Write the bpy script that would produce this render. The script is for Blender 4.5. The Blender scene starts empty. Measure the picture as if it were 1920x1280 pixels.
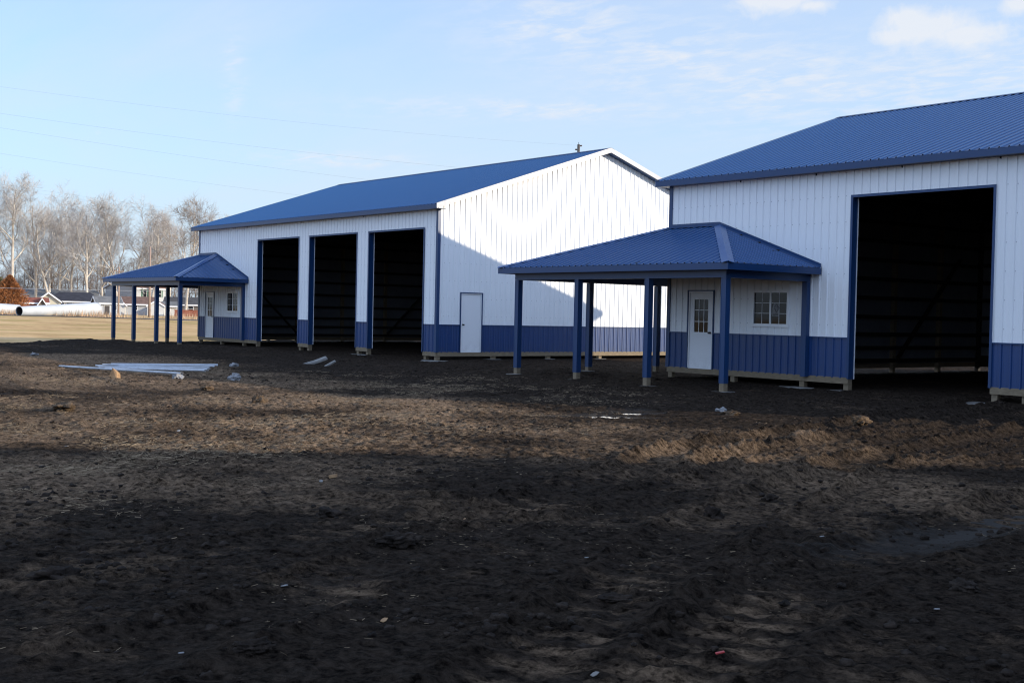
import bpy, math, random
import numpy as np
from mathutils import Vector, Matrix
R_ = math.radians
rnd = random.Random(7)
sc = bpy.context.scene
col = sc.collection

# ---------------------------------------------------------------- measured layout (metres)
# origin: near right corner of the farther building at the bottom of its siding; X along the fronts, Y to the back
CAM = Vector((35.374, -24.327, 1.383))
FW = Vector((-0.78796, 0.61533, -0.02216)); RT = Vector((0.61496, 0.78826, 0.02159)); UP = Vector((-0.03075, -0.00338, 0.99952))
FPX = 2347.1
L, HW, HS, HD = 19.488, 0.952, 4.867, 4.284
DOORS = (-13.49, -8.964, -4.471); DW = 3.661
PK, ZPK = 7.587, 7.669; W = 2 * PK
OX, OY, ZFT, ZFB = 0.294, 0.303, 5.041, 4.889
SL = (ZPK - ZFT) / (PK + OY)
BX = 30.487
RIB = 0.2286
SUN = Vector((0.7757, 0.5761, 0.2577)).normalized()
GZ = -0.30

def ray(u, v):
    return FW + RT * ((u - 960) / FPX) - UP * ((v - 640) / FPX)
def at(u, v, dist):
    "the world point seen in direction (u, v) at a horizontal distance"
    d = ray(u, v); return CAM + d * (dist / math.hypot(d.x, d.y))
def away(u, dist):
    p = at(u, 580, dist); return Vector((p.x, p.y, 0))

# ---------------------------------------------------------------- numpy noise
_rg = np.random.default_rng(11)
_T = _rg.random((256, 256))
def vnoise(x, y):
    xi = np.floor(x).astype(np.int64); yi = np.floor(y).astype(np.int64)
    fx = x - xi; fy = y - yi
    fx = fx * fx * (3 - 2 * fx); fy = fy * fy * (3 - 2 * fy)
    a = _T[xi & 255, yi & 255]; b = _T[(xi + 1) & 255, yi & 255]; c = _T[xi & 255, (yi + 1) & 255]; d = _T[(xi + 1) & 255, (yi + 1) & 255]
    return (a * (1 - fx) + b * fx) * (1 - fy) + (c * (1 - fx) + d * fx) * fy
def fbm(x, y, s, octv=4, g=.5):
    t = 0; a = 1; n = 0
    for i in range(octv):
        k = 2 ** i / s
        ca, sa = math.cos(i * 1.1 + .4), math.sin(i * 1.1 + .4)
        t = t + a * vnoise((x * ca - y * sa) * k + 31.7 * i, (x * sa + y * ca) * k + 17.3 * i); n += a; a *= g
    return t / n - .5
def sstep(a, b, x):
    t = np.clip((x - a) / (b - a), 0, 1); return t * t * (3 - 2 * t)
def seg_dist(x, y, pts):
    best = np.full(np.shape(x), 1e9); along = np.zeros(np.shape(x)); s0 = 0
    for (ax, ay), (bx, by) in zip(pts[:-1], pts[1:]):
        dx, dy = bx - ax, by - ay; l2 = dx * dx + dy * dy; l = math.sqrt(l2)
        t = np.clip(((x - ax) * dx + (y - ay) * dy) / l2, 0, 1)
        d = np.hypot(x - ax - t * dx, y - ay - t * dy)
        m = d < best; best = np.where(m, d, best); along = np.where(m, s0 + t * l, along); s0 += l
    return best, along
RUTS = [([(33, -27), (29.6, -22.2), (26.9, -17.5), (24.3, -12.9), (22.6, -6.6), (20.2, 1.0)], .30, 1.0),
        ([(35, -25.5), (31.2, -21.3), (28.5, -17.0), (26.1, -11.9), (24.9, -5.9), (22.6, .2)], .30, 1.0),
        ([(27.0, -18.4), (25.35, -13.6), (24.9, -12.3), (23.7, -6.2), (22, -1.2)], .26, .8),
        ([(27.9, -24.0), (26.9, -18.2), (26.4, -13.6), (27.2, -8)], .28, .55),
        ([(31.6, -21), (30, -17.2), (29.1, -13), (29.6, -7)], .34, .7),
        ([(29.0, -27), (27.2, -21.2), (21.5, -19.5), (12, -17.5), (2, -15.5)], .30, .45),
        ([(31.2, -27), (28.8, -20.3), (22, -17.6), (12, -15.4), (2, -13.4)], .30, .35)]
# cx, cy, half length, half width, heading, depth
HOLES = [(29.62, -15.35, 1.45, .30, R_(95), .05), (30.1, -13.3, .8, .3, R_(95), .03), (19.55, -10.1, .95, .50, R_(50), .06), (19.15, -8.9, .60, .45, R_(58), .06),
         (27.35, -16.6, .7, .16, R_(95), .05), (30.9, -20.6, .30, .5, R_(20), .05), (27.5, -17.7, .9, .14, R_(60), .04), (32.2, -19.6, .5, .2, R_(60), .04), (25.6, -17.0, .7, .16, R_(60), .04)]
def hole_w(x, y, h):
    cx, cy, a, b, an, dp = h
    c, s = math.cos(an), math.sin(an); dx, dy = x - cx, y - cy
    q = ((dx * c + dy * s) / a) ** 2 + ((-dx * s + dy * c) / b) ** 2
    return np.exp(-q * .8)
def soil_mask(x, y):
    "1 on the stripped black soil, 0 on the dead grass around it"
    n = fbm(x, y, 4.0, 4) * 5
    m = sstep(-25.5, -22.5, x + n * .5 + .30 * (y + 6)) * sstep(24, 20.5, y + n) * sstep(90, 85, x) * sstep(-75, -70, y)
    return m
def height(x, y, fine=True):
    x = np.asarray(x, float); y = np.asarray(y, float)
    z = np.full(np.shape(x), GZ)
    d = np.hypot(x - CAM.x, y - CAM.y)
    left = sstep(-19, -34, x + .25 * y)
    z = z - .36 * left + .40 * sstep(-62, -150, x)
    far = sstep(60, 130, d)
    z = z + (fbm(x, y, 22, 3) * .35) * sstep(45, 70, d) * (1 - .6 * far)
    soil = soil_mask(x, y)
    inA = sstep(-21, -19, x) * sstep(1.2, 0, x) * sstep(-.8, .6, y) * sstep(17.5, 15.5, y)
    inB = sstep(9.8, 11.5, x) * sstep(31.7, 30, x) * sstep(-.8, .6, y) * sstep(17.5, 15.5, y)
    inn = np.clip(inA + inB, 0, 1)
    z = z + .05 * inn
    md, _ = seg_dist(x, y, [(-23, -5.6), (-19.5, -5.3), (-14, -4.4), (-8, -3.0)])
    z = z + .24 * np.exp(-(md / .9) ** 2) * (.7 + fbm(x, y, 2.2, 3))
    md, _ = seg_dist(x, y, [(-7, -2.4), (-2, -2.8), (5, -4.5), (9, -1)])
    z = z + .12 * np.exp(-(md / 1.1) ** 2) * (.7 + fbm(x, y, 1.6, 3))
    hm = np.zeros(np.shape(x)); hz = np.zeros(np.shape(x))
    for h in HOLES:
        w = hole_w(x, y, h); hz += w * h[5]; hm = np.maximum(hm, w)
    rough = soil * (1 - .6 * inn) * (1 - .90 * sstep(.35, .8, hm))
    z = z + fbm(x, y, 6.0, 2) * .07 * soil * (1 - .7 * inn) * (1 - .9 * sstep(.2, .7, hm))
    z = z - hz
    trk = np.zeros(np.shape(x)); z = z - .10 * np.exp(-((x - 2.5) ** 2 + (y + 12.5) ** 2) / 9)
    c2 = np.abs(fbm(x, y, .19, 2, .6)); c3 = fbm(x, y, .075, 2, .7) if fine else 0
    for pts, w, k in RUTS:
        dd, al = seg_dist(x, y, pts)
        k = k * (.38 + .62 * sstep(-16.0, -13.2, y))
        n = fbm(x, y, .9, 3)
        tread = .5 + .5 * np.sin(al * 21 + 9 * np.minimum(dd, .3))
        prof = -.06 * np.exp(-(dd / w) ** 4) + .016 * tread * np.exp(-(dd / w) ** 4)
        berm = .100 * np.exp(-((dd - w * 1.30) / (.34 * w)) ** 2) * (.50 + 1.5 * n + .9 * c2 + .9 * fbm(x, y, .14, 3, .7) + .6 * c3)
        z = z + k * (prof + np.maximum(berm, 0)) * (1 - .5 * inn)
        trk = np.maximum(trk, k * np.exp(-(dd / (w * 1.1)) ** 4))
    if fine:
        a = fbm(x, y, .75, 3, .5)
        patch = (.30 + .70 * sstep(-.10, .14, fbm(x + 40, y, 1.9, 3))) * (1 - .45 * sstep(-15.5, -13, y) * sstep(20, 22.5, x))
        cl = np.maximum(fbm(x + 7, y, .40, 3, .6) - .08, 0)
        z = z + rough * (1 - .5 * trk) * (.030 * a + patch * (.10 * c2 + .045 * fbm(x, y, .12, 2, .7)) + .030 * c3 + .13 * cl * patch)
    return z
def hz1(x, y):
    return float(height(np.array([x]), np.array([y]))[0])

# ---------------------------------------------------------------- materials
def mat(name, base, rough=.6, spec=.5, metal=0.0):
    m = bpy.data.materials.new(name); m.use_nodes = True
    b = m.node_tree.nodes['Principled BSDF']
    b.inputs['Base Color'].default_value = (*base, 1); b.inputs['Roughness'].default_value = rough
    b.inputs['Specular IOR Level'].default_value = spec; b.inputs['Metallic'].default_value = metal
    return m
class N:
    "small node helper"
    def __init__(s, m): s.t = m.node_tree; s.b = s.t.nodes.get('Principled BSDF')
    def n(s, ty, **kw):
        o = s.t.nodes.new(ty)
        for k, v in kw.items():
            if k.startswith('i_'): o.inputs[k[2:].replace('_', ' ')].default_value = v
            else: setattr(o, k, v)
        return o
    def l(s, a, b): s.t.links.new(a, b)
    def noise(s, scale, detail=4, rough=.55, vec=None, dist=0):
        o = s.n('ShaderNodeTexNoise'); o.inputs['Scale'].default_value = scale; o.inputs['Detail'].default_value = detail
        o.inputs['Roughness'].default_value = rough; o.inputs['Distortion'].default_value = dist
        if vec is not None: s.l(vec, o.inputs['Vector'])
        return o.outputs['Fac']
    def ramp(s, fac, stops):
        o = s.n('ShaderNodeValToRGB'); e = o.color_ramp.elements
        while len(e) < len(stops): e.new(.5)
        for i, (p, c) in enumerate(stops):
            e[i].position = p; e[i].color = (*c, 1) if len(c) == 3 else c
        s.l(fac, o.inputs['Fac']); return o.outputs['Color']
    def mix(s, fac, a, b, ty='MIX'):
        o = s.n('ShaderNodeMix', data_type='RGBA', blend_type=ty)
        for v, i in ((fac, 0), (a, 6), (b, 7)):
            if hasattr(v, 'node'): s.l(v, o.inputs[i])
            else: o.inputs[i].default_value = v if i == 0 else (*v, 1)
        return o.outputs[2]
    def math(s, op, a, b=0.0, c=None):
        o = s.n('ShaderNodeMath', operation=op)
        for v, i in ((a, 0), (b, 1), (c, 2)):
            if v is None: continue
            if hasattr(v, 'node'): s.l(v, o.inputs[i])
            else: o.inputs[i].default_value = v
        return o.outputs[0]
    def bump(s, h, strength=.3, dist=.02):
        o = s.n('ShaderNodeBump'); o.inputs['Strength'].default_value = strength; o.inputs['Distance'].default_value = dist
        s.l(h, o.inputs['Height']); s.l(o.outputs[0], s.b.inputs['Normal'])
    def obj(s): return s.n('ShaderNodeTexCoord').outputs['Object']
    def pos(s): return s.n('ShaderNodeNewGeometry').outputs['Position']

def painted(name, base, rough, back=(.10, .10, .105), var=.12, spec=.34):
    m = mat(name, base, rough, spec); k = N(m); v = k.obj()
    mp = k.n('ShaderNodeMapping'); mp.inputs['Scale'].default_value = (1, 1, .35); k.l(v, mp.inputs[0])
    f = k.noise(.9, 4, .6, mp.outputs[0]); f2 = k.noise(14, 3, .6, mp.outputs[0])
    c = k.mix(k.math('MULTIPLY', f, var * 2), base, tuple(x * .72 for x in base))
    sp = k.ramp(f2, [(.62, (0, 0, 0)), (.8, (1, 1, 1))])
    c = k.mix(k.math('MULTIPLY', sp, .05), c, (.16, .14, .12))
    # mud splashed up over the lowest half metre
    sx = k.n('ShaderNodeSeparateXYZ'); k.l(k.pos(), sx.inputs[0])
    low = k.n('ShaderNodeMapRange'); k.l(sx.outputs[2], low.inputs[0]); low.inputs[1].default_value = .45; low.inputs[2].default_value = -.1
    dirt = k.math('MULTIPLY', low.outputs[0], k.ramp(k.noise(5, 5, .7, v), [(.42, (0, 0, 0)), (.75, (1, 1, 1))]))
    c = k.mix(k.math('MULTIPLY', dirt, .35), c, (.06, .05, .042))
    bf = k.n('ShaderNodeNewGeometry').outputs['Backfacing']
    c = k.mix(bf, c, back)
    k.l(c, k.b.inputs['Base Color'])
    rr = k.math('ADD', k.math('MULTIPLY', f2, .16), rough - .08); k.l(rr, k.b.inputs['Roughness'])
    k.bump(k.noise(2.2, 3, .5, mp.outputs[0]), .05, .02)   # oil-canning of thin sheet metal
    return m
def wood(name, base, rough=.75):
    m = mat(name, base, rough, .25); k = N(m)
    mp = k.n('ShaderNodeMapping'); mp.inputs['Scale'].default_value = (3, 3, 18); k.l(k.obj(), mp.inputs[0])
    f = k.noise(2.0, 5, .65, mp.outputs[0]); g = k.noise(1.3, 3, .5, k.obj())
    c = k.ramp(f, [(.3, tuple(x * .62 for x in base)), (.7, tuple(min(1, x * 1.2) for x in base))])
    c = k.mix(k.math('MULTIPLY', g, .5), c, tuple(x * .55 for x in base)); k.l(c, k.b.inputs['Base Color'])
    k.bump(f, .25, .004); return m
def mottled(name, a, b, scale, rough=.85, bs=.3, bd=.01, spec=.3):
    m = mat(name, a, rough, spec); k = N(m); v = k.obj()
    f = k.noise(scale, 6, .62, v)
    k.l(k.ramp(f, [(.32, a), (.68, b)]), k.b.inputs['Base Color']); k.bump(k.noise(scale * 3, 5, .65, v), bs, bd); return m

M = {}
M['white'] = painted('white_painted_steel', (.765, .78, .795), .50, (.060, .063, .070))  # back face darkened, interior shade put into its colour
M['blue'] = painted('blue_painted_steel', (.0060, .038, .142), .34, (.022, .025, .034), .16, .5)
M['bluetrim'] = painted('blue_trim_steel', (.0075, .038, .120), .37, (.0075, .038, .120), .14, .42)
M['bluerake'] = painted('blue_rake_steel', (.0075, .038, .120), .37, (.0075, .038, .120), .14, .95)
M['blueroof'] = painted('blue_roof_steel', (.0105, .058, .175), .36, (.02, .021, .023), .10)
M['bluecap'] = painted('blue_cap_steel', (.016, .070, .215), .30, (.016, .070, .215), .08, .45)
M['door'] = painted('white_door_paint', (.70, .71, .73), .40, (.5, .5, .5), .06)
M['vinyl'] = mat('white_vinyl', (.72, .73, .74), .38)
M['lumber'] = wood('treated_lumber', (.225, .175, .115))
M['greylumber'] = wood('shade_dark_lumber', (.026, .021, .016))  # lumber blackened to put the barn interior's shade into its colour
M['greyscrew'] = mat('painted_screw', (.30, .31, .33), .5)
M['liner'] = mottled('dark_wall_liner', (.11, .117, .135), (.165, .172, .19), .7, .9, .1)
M['steel'] = mat('dark_hardware', (.02, .02, .022), .35, .5, .6)
M['concrete'] = mottled('rough_concrete', (.03, .027, .024), (.25, .24, .225), 2.2, .9, .5, .02)
M['paper'] = mottled('scrap_paper', (.14, .14, .14), (.32, .32, .32), 30, .8, .4, .01)
M['ink'] = mat('dark_print', (.03, .03, .035), .7)
M['galv'] = mottled('galvanised_steel', (.36, .385, .41), (.46, .485, .515), .6, .42, .05, .01, .5)
M['darkin'] = mat('dark_steel_inside', (.03, .03, .034), .8)
M['polewood'] = wood('pole_wood', (.34, .25, .20))
M['poledark'] = wood('dark_pole_wood', (.10, .085, .075))
M['wire'] = mat('wire_metal', (.12, .12, .13), .5, .5, .5)
M['porcelain'] = mat('brown_porcelain', (.07, .05, .045), .3)

gl = mat('window_glass', (.008, .009, .010), .04, .28); M['glass'] = gl
k = N(gl); k.bump(k.noise(2.5, 2, .5, k.obj()), .06, .01)
k.b.inputs['IOR'].default_value = 1.45

# --- soil
m = mat('black_topsoil', (.02, .018, .017), .9, .02); M['soil'] = m
k = N(m); v = k.pos()
n1 = k.noise(.55, 5, .6, v); n2 = k.noise(3.2, 6, .66, v); n3 = k.noise(19, 6, .7, v); n4 = k.noise(60, 4, .7, v)
att = k.n('ShaderNodeAttribute'); att.attribute_name = 'straw'  # straw share, which also brightens the soil colour in the sunlit strip
wet = k.n('ShaderNodeAttribute'); wet.attribute_name = 'wet'
n5 = k.noise(7.5, 6, .75, v, .4)
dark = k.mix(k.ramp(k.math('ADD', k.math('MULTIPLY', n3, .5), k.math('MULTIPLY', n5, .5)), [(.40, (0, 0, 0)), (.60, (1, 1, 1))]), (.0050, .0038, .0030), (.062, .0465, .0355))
dry_lit = k.mix(k.ramp(k.math('ADD', k.math('MULTIPLY', n3, .5), k.math('MULTIPLY', n5, .5)), [(.42, (0, 0, 0)), (.62, (1, 1, 1))]), (.036, .0245, .0160), (.44, .305, .200))
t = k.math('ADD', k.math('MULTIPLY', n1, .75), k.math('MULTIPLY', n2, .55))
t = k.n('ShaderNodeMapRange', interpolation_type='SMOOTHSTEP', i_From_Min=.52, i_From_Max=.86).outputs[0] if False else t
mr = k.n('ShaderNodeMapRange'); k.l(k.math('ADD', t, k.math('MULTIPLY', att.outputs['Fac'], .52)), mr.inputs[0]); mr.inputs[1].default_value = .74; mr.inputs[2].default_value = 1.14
c = k.mix(mr.outputs[0], dark, dry_lit)
chaff = k.math('MAXIMUM', k.ramp(k.noise(42, 3, .75, v, .8), [(.60, (0, 0, 0)), (.70, (1, 1, 1))]), k.ramp(k.noise(17, 5, .8, v, 1.5), [(.60, (0, 0, 0)), (.68, (1, 1, 1))]))
c = k.mix(k.math('MULTIPLY', chaff, k.math('MULTIPLY', att.outputs['Fac'], .62)), c, (.44, .33, .21))
c = k.mix(k.math('MULTIPLY', wet.outputs['Fac'], .55), c, (.018, .0150, .0128))
k.l(c, k.b.inputs['Base Color']); k.l(k.math('ADD', k.math('MULTIPLY', wet.outputs['Fac'], .035), .012), k.b.inputs['Specular IOR Level'])
rr = k.mix(wet.outputs['Fac'], k.ramp(n2, [(.35, (.62, .62, .62)), (.6, (.92, .92, .92))]), (.42, .42, .42)); k.l(rr, k.b.inputs['Roughness'])
hgt = k.math('ADD', k.math('MULTIPLY', n3, 1.0), k.math('MULTIPLY', n4, .35)); hgt = k.math('ADD', hgt, k.math('MULTIPLY', n2, 1.6))
k.bump(hgt, 1.0, .09)

# --- dead grass
m = mat('dead_grass', (.3, .24, .15), .95, .1); M['grass'] = m
k = N(m); v = k.pos()
mp = k.n('ShaderNodeMapping'); mp.inputs['Rotation'].default_value = (0, 0, R_(-20)); mp.inputs['Scale'].default_value = (.35, 1, 1); k.l(v, mp.inputs[0])
a = k.noise(.16, 5, .62, mp.outputs[0]); b_ = k.noise(1.5, 6, .7, v); g = k.noise(.10, 4, .6, v)
c = k.ramp(k.math('ADD', k.math('MULTIPLY', a, .6), k.math('MULTIPLY', b_, .4)), [(.33, (.26, .150, .075)), (.48, (.52, .335, .155)), (.66, (.72, .49, .26))])
c = k.mix(k.math('MULTIPLY', k.ramp(g, [(.50, (0, 0, 0)), (.64, (1, 1, 1))]), .55), c, (.30, .24, .070))
k.l(c, k.b.inputs['Base Color']); k.bump(b_, .6, .08)

M['asphalt'] = mottled('old_asphalt', (.06, .058, .055), (.11, .105, .10), .8, .9)
M['straw'] = mottled('straw', (.13, .092, .058), (.30, .225, .14), 9, .8, .1)
M['cloddry'] = mottled('dry_clod', (.030, .020, .013), (.15, .105, .068), 7, .95, .9, .03, .1)  # lighter copy of the clod colour for clods lying in the sun
M['clod'] = mottled('soil_clod', (.008, .006, .0048), (.042, .031, .024), 9, .95, .9, .03, .15)
M['clearwater'] = mat('standing_water', (.012, .011, .0105), .05, .5)
M['water'] = mat('muddy_water', (.020, .0168, .0142), .40, .02)
k = N(M['water']); k.bump(k.noise(9, 4, .6, k.pos()), .25, .02)
M['bark'] = mottled('pale_bark', (.26, .225, .185), (.60, .55, .48), .55, .85)
M['twig'] = mottled('pale_twigs', (.28, .260, .243), (.47, .442, .415), .25, .9)
M['bark2'] = mottled('brown_bark', (.17, .140, .118), (.30, .255, .22), .55, .9)
M['thicket'] = mottled('grey_brown_thicket', (.11, .090, .078), (.22, .185, .165), .12, .95)
M['rust'] = mottled('rust_needles', (.16, .058, .020), (.36, .15, .055), .9, .9)
M['green'] = mottled('dark_needles', (.03, .042, .018), (.10, .085, .04), .8, .9)
M['weed'] = mottled('tall_dead_weeds', (.30, .20, .13), (.52, .37, .24), .5, .95)

# ---------------------------------------------------------------- mesh building
class MB:
    def __init__(s): s.v = []; s.f = []
    def quad(s, a, b, c, d): i = len(s.v); s.v += [tuple(a), tuple(b), tuple(c), tuple(d)]; s.f.append((i, i + 1, i + 2, i + 3)); return s
    def poly(s, pts): i = len(s.v); s.v += [tuple(p) for p in pts]; s.f.append(tuple(range(i, i + len(pts)))); return s
    def box(s, x0, x1, y0, y1, z0, z1):
        i = len(s.v)
        s.v += [(x0, y0, z0), (x1, y0, z0), (x1, y1, z0), (x0, y1, z0), (x0, y0, z1), (x1, y0, z1), (x1, y1, z1), (x0, y1, z1)]
        s.f += [tuple(i + q for q in f) for f in ((0, 3, 2, 1), (4, 5, 6, 7), (0, 1, 5, 4), (1, 2, 6, 5), (2, 3, 7, 6), (3, 0, 4, 7))]; return s
    def prism(s, pts, ext):
        "extrude the polygon pts by the vector ext"
        i = len(s.v); n = len(pts); e = Vector(ext)
        s.v += [tuple(p) for p in pts] + [tuple(Vector(p) + e) for p in pts]
        s.f += [tuple(i + q for q in reversed(range(n))), tuple(i + n + q for q in range(n))]
        s.f += [(i + q, i + (q + 1) % n, i + n + (q + 1) % n, i + n + q) for q in range(n)]; return s
    def bar(s, p, q, w, h, up=(0, 0, 1)):
        p, q = Vector(p), Vector(q); d = (q - p).normalized(); u = Vector(up); r = d.cross(u).normalized(); u = r.cross(d)
        return s.prism([p + r * w / 2 + u * h / 2, p - r * w / 2 + u * h / 2, p - r * w / 2 - u * h / 2, p + r * w / 2 - u * h / 2], q - p)
    def tube(s, pts, rad, n=8, cap=True):
        i0 = len(s.v); P = [Vector(p) for p in pts]
        if not hasattr(rad, '__len__'): rad = [rad] * len(P)
        for j, p in enumerate(P):
            d = (P[min(j + 1, len(P) - 1)] - P[max(j - 1, 0)]).normalized()
            a = d.cross(Vector((0, 0, 1)) if abs(d.z) < .9 else Vector((1, 0, 0))).normalized(); b = d.cross(a)
            for q in range(n):
                t = 2 * math.pi * q / n; s.v.append(tuple(p + (a * math.cos(t) + b * math.sin(t)) * rad[j]))
        for j in range(len(P) - 1):
            for q in range(n):
                s.f.append((i0 + j * n + q, i0 + j * n + (q + 1) % n, i0 + (j + 1) * n + (q + 1) % n, i0 + (j + 1) * n + q))
        if cap:
            s.f.append(tuple(i0 + q for q in reversed(range(n)))); s.f.append(tuple(i0 + (len(P) - 1) * n + q for q in range(n)))
        return s
    def siding(s, O, ux, n, s0, s1, zb, zt, brk=()):
        "ribbed steel sheet between s0 and s1 along ux, bulging along n; zb and zt numbers or functions of s"
        O, ux, n = Vector(O), Vector(ux), Vector(n)
        xs = {s0, s1}; xs.update(b for b in brk if s0 < b < s1)
        k0 = int(math.floor(s0 / RIB)) - 1; k1 = int(math.ceil(s1 / RIB)) + 1
        prof = ((-.031, 0), (-.015, .025), (.015, .025), (.031, 0), (.062, 0), (.076, .004), (.090, 0), (.1386, 0), (.1526, .004), (.1666, 0))
        px = []; pz = []
        for kk in range(k0, k1 + 1):
            for o, h in prof: px.append(kk * RIB + o); pz.append(h)
        for x in px:
            if s0 < x < s1: xs.add(x)
        xs = sorted(xs); i0 = len(s.v)
        fb = zb if callable(zb) else (lambda q: zb); ft = zt if callable(zt) else (lambda q: zt)
        for x in xs:
            h = float(np.interp(x, px, pz)); p = O + ux * x + n * h
            s.v.append((p.x, p.y, p.z + fb(x))); s.v.append((p.x, p.y, p.z + ft(x)))
        flip = ux.cross(Vector((0, 0, 1))).dot(n) < 0
        for j in range(len(xs) - 1):
            a = i0 + 2 * j; f = (a, a + 2, a + 3, a + 1)
            s.f.append(f[::-1] if flip else f)
        return s
    def build(s, name, m, parent=None, smooth=False, loc=None):
        me = bpy.data.meshes.new(name); me.from_pydata(s.v, [], s.f); me.materials.append(m)
        if smooth: me.polygons.foreach_set('use_smooth', [True] * len(me.polygons))
        me.update(); o = bpy.data.objects.new(name, me); col.objects.link(o)
        if parent: o.parent = parent
        if loc is not None: o.location = loc
        return o
def build_split(mb, name, m, parent):
    "one object for each connected piece"
    par = list(range(len(mb.v)))
    def fd(a):
        while par[a] != a: par[a] = par[par[a]]; a = par[a]
        return a
    for f in mb.f:
        for q in f[1:]: par[fd(q)] = fd(f[0])
    # pieces that share an edge line but not vertices are joined too
    key = {}
    for i, v in enumerate(mb.v):
        kk = tuple(round(c, 4) for c in v)
        if kk in key: par[fd(i)] = fd(key[kk])
        else: key[kk] = i
    gr = {}
    for f in mb.f: gr.setdefault(fd(f[0]), []).append(f)
    out = []
    for fs in gr.values():
        t = MB(); mp = {}
        for f in fs:
            for q in f:
                if q not in mp: mp[q] = len(t.v); t.v.append(mb.v[q])
            t.f.append(tuple(mp[q] for q in f))
        out.append(t.build(name, m, parent))
    return out
def np_mesh(name, V, F, m, parent=None):
    "V (n,3) and F (m,k) numpy arrays"
    me = bpy.data.meshes.new(name); k_ = F.shape[1]
    me.vertices.add(len(V)); me.vertices.foreach_set('co', V.astype(np.float32).ravel())
    me.loops.add(F.size); me.loops.foreach_set('vertex_index', F.astype(np.int32).ravel())
    me.polygons.add(len(F)); me.polygons.foreach_set('loop_start', np.arange(0, F.size, k_, dtype=np.int32)); me.polygons.foreach_set('loop_total', np.full(len(F), k_, dtype=np.int32))
    me.materials.append(m); me.update(calc_edges=True); me.validate()
    o = bpy.data.objects.new(name, me); col.objects.link(o)
    if parent: o.parent = parent
    return o
def tag(o, label=None, cat=None, group=None, kind=None):
    if label: o['label'] = label
    if cat: o['category'] = cat
    if group: o['group'] = group
    if kind: o['kind'] = kind
    return o
def empty(name, loc=(0, 0, 0), rz=0):
    o = bpy.data.objects.new(name, None); col.objects.link(o); o.location = loc; o.rotation_euler.z = rz; o.empty_display_size = .3; return o

# ---------------------------------------------------------------- pole barn
PX0, PX1, PY, PZT, PZB, PRZ = -3.351, 5.159, -3.33, 2.61, 2.455, 3.766       # porch fascia rectangle, relative to the left corner
QX = (-2.88, -.362, 2.258, 4.768); QY = -2.953; QS = (-.317, 2.411, 5.05); QZT = 2.285
OD = (.739, 1.697); WN = (3.004, 4.188); WZ = (1.18, 2.079); PIL = 4.74; DH = 2.089; GD = (.973, 1.937)

def panel_wall(root, O, ux, n, s0, s1, top, openings, brk=()):
    "white sheet above, blue wainscot below, cut round the openings (a, b, z0, z1)"
    xs = sorted({s0, s1, *[o[0] for o in openings], *[o[1] for o in openings]})
    w = MB(); b = MB(); cap = MB(); O, ux, n = Vector(O), Vector(ux), Vector(n)
    for a, c in zip(xs[:-1], xs[1:]):
        m_ = (a + c) / 2; cuts = [(o[2], o[3]) for o in openings if o[0] < m_ < o[1]]
        for lo, hi, mb in ((0, HW, b), (HW, None, w)):
            segs = [(lo, hi)]
            for z0, z1 in cuts:
                new = []
                for q0, q1 in segs:
                    qq = 99 if q1 is None else q1
                    if z1 <= q0 or z0 >= qq: new.append((q0, q1)); continue
                    if z0 > q0: new.append((q0, z0))
                    if z1 < qq: new.append((z1, q1))
                segs = new
            for q0, q1 in segs: mb.siding(O, ux, n, a, c, q0, top if q1 is None else q1, brk)
        if not any(z0 < HW < z1 for z0, z1 in cuts):
            p = O + ux * a + n * .002; q = O + ux * c + n * .002
            cap.prism([p + Vector((0, 0, HW - .018)), p + n * .034 + Vector((0, 0, HW - .018)), p + n * .034 + Vector((0, 0, HW + .012)), p + Vector((0, 0, HW + .012))], q - p)
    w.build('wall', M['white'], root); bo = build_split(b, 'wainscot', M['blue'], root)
    for cp_ in build_split(cap, 'cap_trim', M['bluetrim'], None):
        ctr = sum((Vector(v.co) for v in cp_.data.vertices), Vector()) / len(cp_.data.vertices)
        cp_.parent = min(bo, key=lambda o: (sum((Vector(v.co) for v in o.data.vertices), Vector()) / len(o.data.vertices) - ctr).length)
    # rows of screw heads along the girts
    sm = MB()
    if top is not None:
        z = 1.25
        while z < 7.5:
            q = math.ceil(s0 / RIB) * RIB + .045
            while q < s1:
                t = top(q) if callable(top) else top
                if z < t - .1 and not any(o[0] - .05 < q < o[1] + .05 and o[2] - .1 < z < o[3] + .1 for o in openings):
                    p = O + ux * q + n * .001 + Vector((0, 0, z)); h = ux * .008; u = Vector((0, 0, .008))
                    sm.prism([p - h - u, p + h - u, p + h + u, p - h + u], n * .006)
                q += RIB
            z += .61
    return w, b, sm

def trim_frame(mb, O, ux, n, a, b, z0, z1, wd, dp, sides=True, bottom=False):
    "flat trim boards round an opening, wd wide, outside the opening"
    O, ux, n = Vector(O), Vector(ux), Vector(n)
    def bd(s0, s1, q0, q1):
        p = O + ux * s0 + n * .001; mb.prism([p + Vector((0, 0, q0)), p + ux * (s1 - s0) + Vector((0, 0, q0)), p + ux * (s1 - s0) + Vector((0, 0, q1)), p + Vector((0, 0, q1))], n * dp)
    bd(a, a + wd, z0, z1); bd(b - wd, b, z0, z1); bd(a + wd, b - wd, z1 - wd, z1)
    if bottom: bd(a + wd, b - wd, z0, z0 + wd)

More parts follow.
